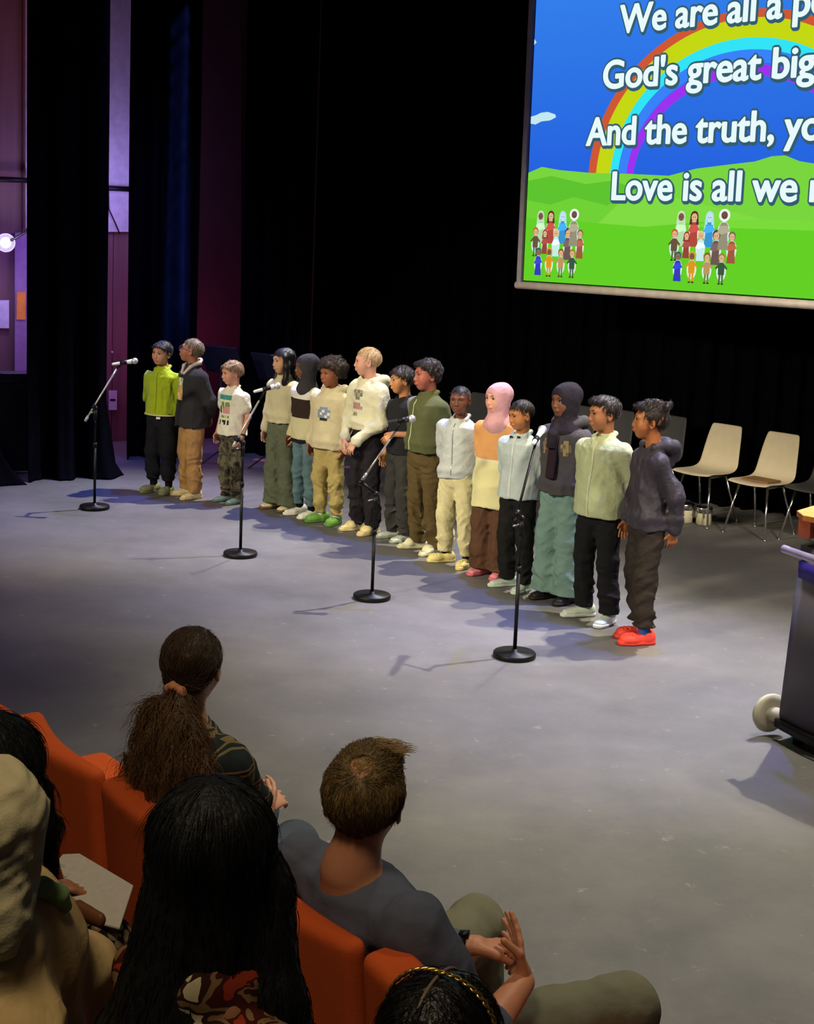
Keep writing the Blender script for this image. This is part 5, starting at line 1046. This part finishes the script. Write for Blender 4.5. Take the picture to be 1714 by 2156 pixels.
g.ell(Hc+np.array([.075, -.16, -.47]), (.075, .13, .13), None, .015, 's'); g.ell(F.p(0, -.12, -.02), np.array([.055, .07, .08])*s, F.M, .01, 's')
g.folds(.005, 60, 5, (1, 1, .12)); g.folds(.002, 160, 6, (1, 1, .1)); ho = link('hair', g.mesh('hair'), blackh, P)
strands('hair_strands', ho.data, 9000, .07, lambda p, n_: np.stack([(p[:, 0]-Hc[0])*1.0, (p[:, 1]-Hc[1])*.3, -1+0*p[:, 0]], 1)+np.where((p[:, 2] > Hc[2]+.07)[:, None], (p-Hc)*np.array([14, 14, 0]), 0), blackh, ho, .0010, 5, .002, .0004, .0, 9)
# --- girl with headband
P, w_ = person((.10, 2.25, .25), 'dark haired girl with braided gold headband at the bottom edge')
F = frame_facing(w_(928, 2205, 1.30), (.45, .89, -.05), 1.0); Hc = F.o; s = F.s; Cn = Hc+np.array([0, 0, -.20])
g = Sdf(Hc-np.array([.2, .2, .62]), Hc+np.array([.2, .2, .14]), .008); add_head(g, F, Cn, nk=.042); g.loft(Hc+np.array([0, 0, -.58]), Cn+np.array([0, 0, -.03]), US, [0, 1], [.13, .12], [.09, .08], .04); link('body', g.mesh('b'), skd, P)
g = Sdf(Hc-np.array([.32, .3, .62]), Hc+np.array([.32, .35, -.12]), .010); g.loft(Hc+np.array([0, 0, -.6]), Cn+np.array([0, 0, -.03]), US, [0, .6, .9, 1], [.16, .16, .14, .06], [.12, .11, .09, .055], .05)
for q in (-1, 1): g.chain([Cn+US*q*.14+np.array([0, 0, -.08]), Cn+US*q*.17+np.array([.02, .02, -.28]), Cn+US*q*.1+NS*.2+np.array([0, 0, -.34])], [.055, .045, .035], .04)
link('shirt', g.mesh('d'), cloth('dark_top', (30, 28, 30)), P)
g = Sdf(Hc-np.array([.16, .18, .30]), Hc+np.array([.16, .18, .15]), .0055); g.ell(F.p(0, .012, .028), np.array([.087, .104, .090])*s, F.M, .01); g.loft(F.p(0, .03, .0), F.p(0, .06, -.22), F.d(1, 0, 0), [0, 1], [.088*s, .08*s], [.07*s, .05*s], .03)
g.ell(F.p(0, -.12, -.02), np.array([.058, .06, .075])*s, F.M, .01, 's'); g.folds(.003, 120, 8, (1, 1, .3)); ho = link('hair', g.mesh('hair'), hairm('hair_soft_black', (20, 17, 16), .4), P)
hb = hairm('hair_soft_black', (20, 17, 16)); strands('hair_strands', ho.data, 5000, .06, lambda p, n_: np.stack([0*p[:, 0], 0*p[:, 0], -1+0*p[:, 0]], 1)+(p-Hc)@np.outer(F.M[:, 0], F.M[:, 0])*25, hb, ho, .0009, 4, .002, 0, 0, 9)
b = MB()
for ph in (0, math.pi):
    pts = [F.p((.0965+.0012*math.cos(k*.9+ph))*math.sin(a), .020+.004*math.sin(k*.9+ph)-.012*abs(math.sin(a)), .028+(.0990+.0012*math.cos(k*.9+ph))*math.cos(a)) for k, a in enumerate(np.linspace(-1.75, 1.75, 90))]; b.tube(pts, .0026*s, 5)
b.build('headband', mat('gold', (206, 170, 90), .28, .9, var=.05), P, True)
pts = [F.p(.006, .012-.1*math.sin(a)+0*a, .028+.0915*math.cos(a)) for a in np.linspace(-.75, .55, 14)]; pts = [F.p(.004, .012+.1055*math.sin(a), .028+.0912*math.cos(a)) for a in np.linspace(-.6, .75, 16)]
MB().tube(pts, .0032, 6).build('hair_parting', skin('scalp', (120, 100, 82)), P, True)
# --- black haired woman at the far left
P, w_ = person(tuple(at(-60, 1900, .9)*np.array([1, 1, 0])+np.array([0, 0, .25])), 'woman with glossy black hair at the far left edge, in front of the orange seat')
F = frame_facing(w_(-22, 1640, 1.40), (.6, .8, -.1), 1.16); Hc = F.o; s = F.s; Cn = Hc+np.array([0, 0, -.2])
g = Sdf(Hc-np.array([.2, .2, .7]), Hc+np.array([.2, .2, .14]), .009); add_head(g, F, Cn, nk=.042); g.loft(Hc+np.array([0, 0, -.68]), Cn+np.array([0, 0, -.03]), US, [0, 1], [.13, .12], [.09, .08], .04); link('body', g.mesh('b'), skd, P)
g = Sdf(Hc-np.array([.32, .3, .70]), Hc+np.array([.32, .35, -.12]), .010); g.loft(Hc+np.array([0, 0, -.66]), Cn+np.array([0, 0, -.03]), US, [0, .6, .9, 1], [.16, .15, .13, .06], [.12, .11, .09, .055], .05); link('top', g.mesh('d'), cloth('dark_top', (30, 28, 30)), P)
k0 = w_(205, 2005, .80)
g = grid_for([Hc+[0, 0, -.65], k0], .16, .010); g.cap(Hc+np.array([.05, 0, -.66]), k0, .11, .085, .04); g.cap(Hc+np.array([-.05, .1, -.66]), k0+np.array([-.14, .17, 0]), .11, .085, .04); g.cap(k0, k0-[0, 0, .1], .085, .08, .04); link('patterned_skirt', g.mesh('sk'), voromat('skirt_cloth', [(150, 128, 96), (120, 100, 74), (26, 20, 18)], 34), P)
hand0 = w_(132, 1868, .93); g = Sdf(hand0-.12, hand0+.14, .004); add_hand(g, hand0+np.array([-.05, -.03, .01]), (.8, .55, -.15), (.1, 0, -1), 1, .9, curl=.35); g.cap(hand0+np.array([-.10, -.06, .02]), hand0+np.array([-.05, -.03, .01]), .026, .025, .01); link('hand', g.mesh('hand'), skin('skin_hand', (176, 116, 80)), P)
g = Sdf(Hc-np.array([.17, .22, .36]), Hc+np.array([.24, .18, .15]), .006); g.ell(F.p(0, .012, .028), np.array([.088, .106, .092])*s, F.M, .01); g.loft(F.p(0, .03, .0), F.p(0, .05, -.25), F.d(1, 0, 0), [0, 1], [.088*s, .08*s], [.075*s, .05*s], .03)
g.chain([w_(80, 1660, 1.36), w_(95, 1745, 1.27), w_(112, 1838, 1.17)], [.04, .026, .010], .03); g.ell(F.p(0, -.12, -.02), np.array([.058, .06, .075])*s, F.M, .01, 's'); g.folds(.003, 110, 8, (1, 1, .2)); ho = link('hair', g.mesh('hair'), blackh, P)
strands('hair_strands', ho.data, 5000, .06, lambda p, n_: np.stack([(p[:, 0]-Hc[0])*2, (p[:, 1]-Hc[1])*2, -1+0*p[:, 0]], 1), blackh, ho, .0010, 6, .003, 0, 0, 9)
# --- white folder on her lap and a brown purse
pts = [at(x, y, z) for x, y, z in [(122, 1812, .93), (132, 1801, .93), (168, 1799, .935), (281, 1866, .93), (252, 1956, .90), (160, 1932, .90)]]
tag(slab(MB(), pts, (0, 0, 1), .008).build('folder', mat('folder_white', (196, 188, 176), .6, var=.06, scale=60), bevel=.003), 'pale speckled folder lying on the lap behind the orange seats', 'folder')
g = grid_for([at(165, 1916, .95), at(215, 1938, .945)], .06, .005); g.loft(at(165, 1914, .95), at(212, 1938, .945), (.5, -.3, .6), [0, 1], [.022, .018], [.016, .012], .01); o = link('purse', g.mesh('p'), mat('leather_brown', (120, 72, 44), .5), None); tag(o, 'small brown leather purse beside the pale folder', 'purse')
# --- person with pale headscarf
P, w_ = person(tuple(at(40, 2000, 1.2)*np.array([1, 1, 0])+np.array([0, 0, .5])), 'person in cream headscarf and beige tunic with green collar at the left edge')
Hc = w_(-34, 1775, 1.50); F = frame_facing(Hc, (.6, .8, -.25), 1.05); s = F.s; Cn = Hc+np.array([.0, .0, -.2])
g = Sdf(Hc-np.array([.2, .2, .5]), Hc+np.array([.2, .2, .14]), .009); add_head(g, F, Cn, nk=.042); g.loft(Hc+np.array([0, 0, -.48]), Cn+np.array([0, 0, -.03]), US, [0, 1], [.07, .06], [.05, .05], .04); link('body', g.mesh('b'), skd, P)
scm = cloth('scarf_cream', (196, 184, 146), bump=.1, bscale=200); g = Sdf(Hc-np.array([.26, .24, .24]), Hc+np.array([.24, .24, .18]), .0065)
g.ell(F.p(0, .016, .034), np.array([.092, .108, .098])*s, F.M, .01); g.loft(F.p(0, .012, .02), F.p(-.0, .0, -.10), F.d(1, 0, 0), [0, .5, 1], [.090*s, .098*s, .105*s], [.09*s, .09*s, .09*s], .04); g.ell(F.p(0, -.115, -.018), np.array([.052, .065, .075])*s, F.M, .012, 's')
g.folds(.010, 34, 5, (.7, .7, 1.2)); g.folds(.005, 80, 6, (.7, .7, 1.2)); link('headscarf', g.mesh('sc'), scm, P)
tm = cloth('tunic_beige', (206, 176, 122), var=.14, scale=14, bump=.12); B0 = w_(-20, 1985, 1.24); B1 = w_(30, 2310, .85); B2 = w_(-190, 2050, 1.22)
g = Sdf(np.minimum(np.minimum(B0, B1), B2)-np.array([.22, .28, .05]), np.maximum(B0, B1)+np.array([.30, .28, .17]), .009); g.cap(B0, Cn+np.array([0, 0, .02]), .13, .09, .06); g.loft(Hc+np.array([0, 0, -.6]), Cn, US, [0, .8, 1], [.20, .17, .09], [.15, .13, .08], .05); g.loft(B2-np.array([0, 0, .4]), B2+np.array([0, 0, .06]), US, [0, 1], [.20, .15], [.16, .13], .05)
g.ell(B0, (.155, .135, .13), None, .06); g.loft(B1, B0, US, [0, .5, 1], [.20, .19, .15], [.16, .15, .13], .05); g.chain([B0+np.array([.06, -.02, .02]), w_(172, 2040, 1.10), w_(205, 2130, 1.0)], [.075, .058, .045], .05); g.folds(.009, 26, 6, (1, 1, .5)); g.folds(.004, 70, 7, (1, 1, .5)); link('tunic', g.mesh('tu'), tm, P)
g = grid_for([w_(60, 1858, 1.40), w_(150, 1905, 1.33)], .08, .005); g.chain([w_(55, 1862, 1.40), w_(92, 1868, 1.385), w_(122, 1885, 1.36), w_(138, 1908, 1.33)], [.012, .016, .017, .013], .01); g.folds(.003, 90, 2); link('green_collar', g.mesh('gc'), cloth('collar_green', (150, 186, 120)), P)
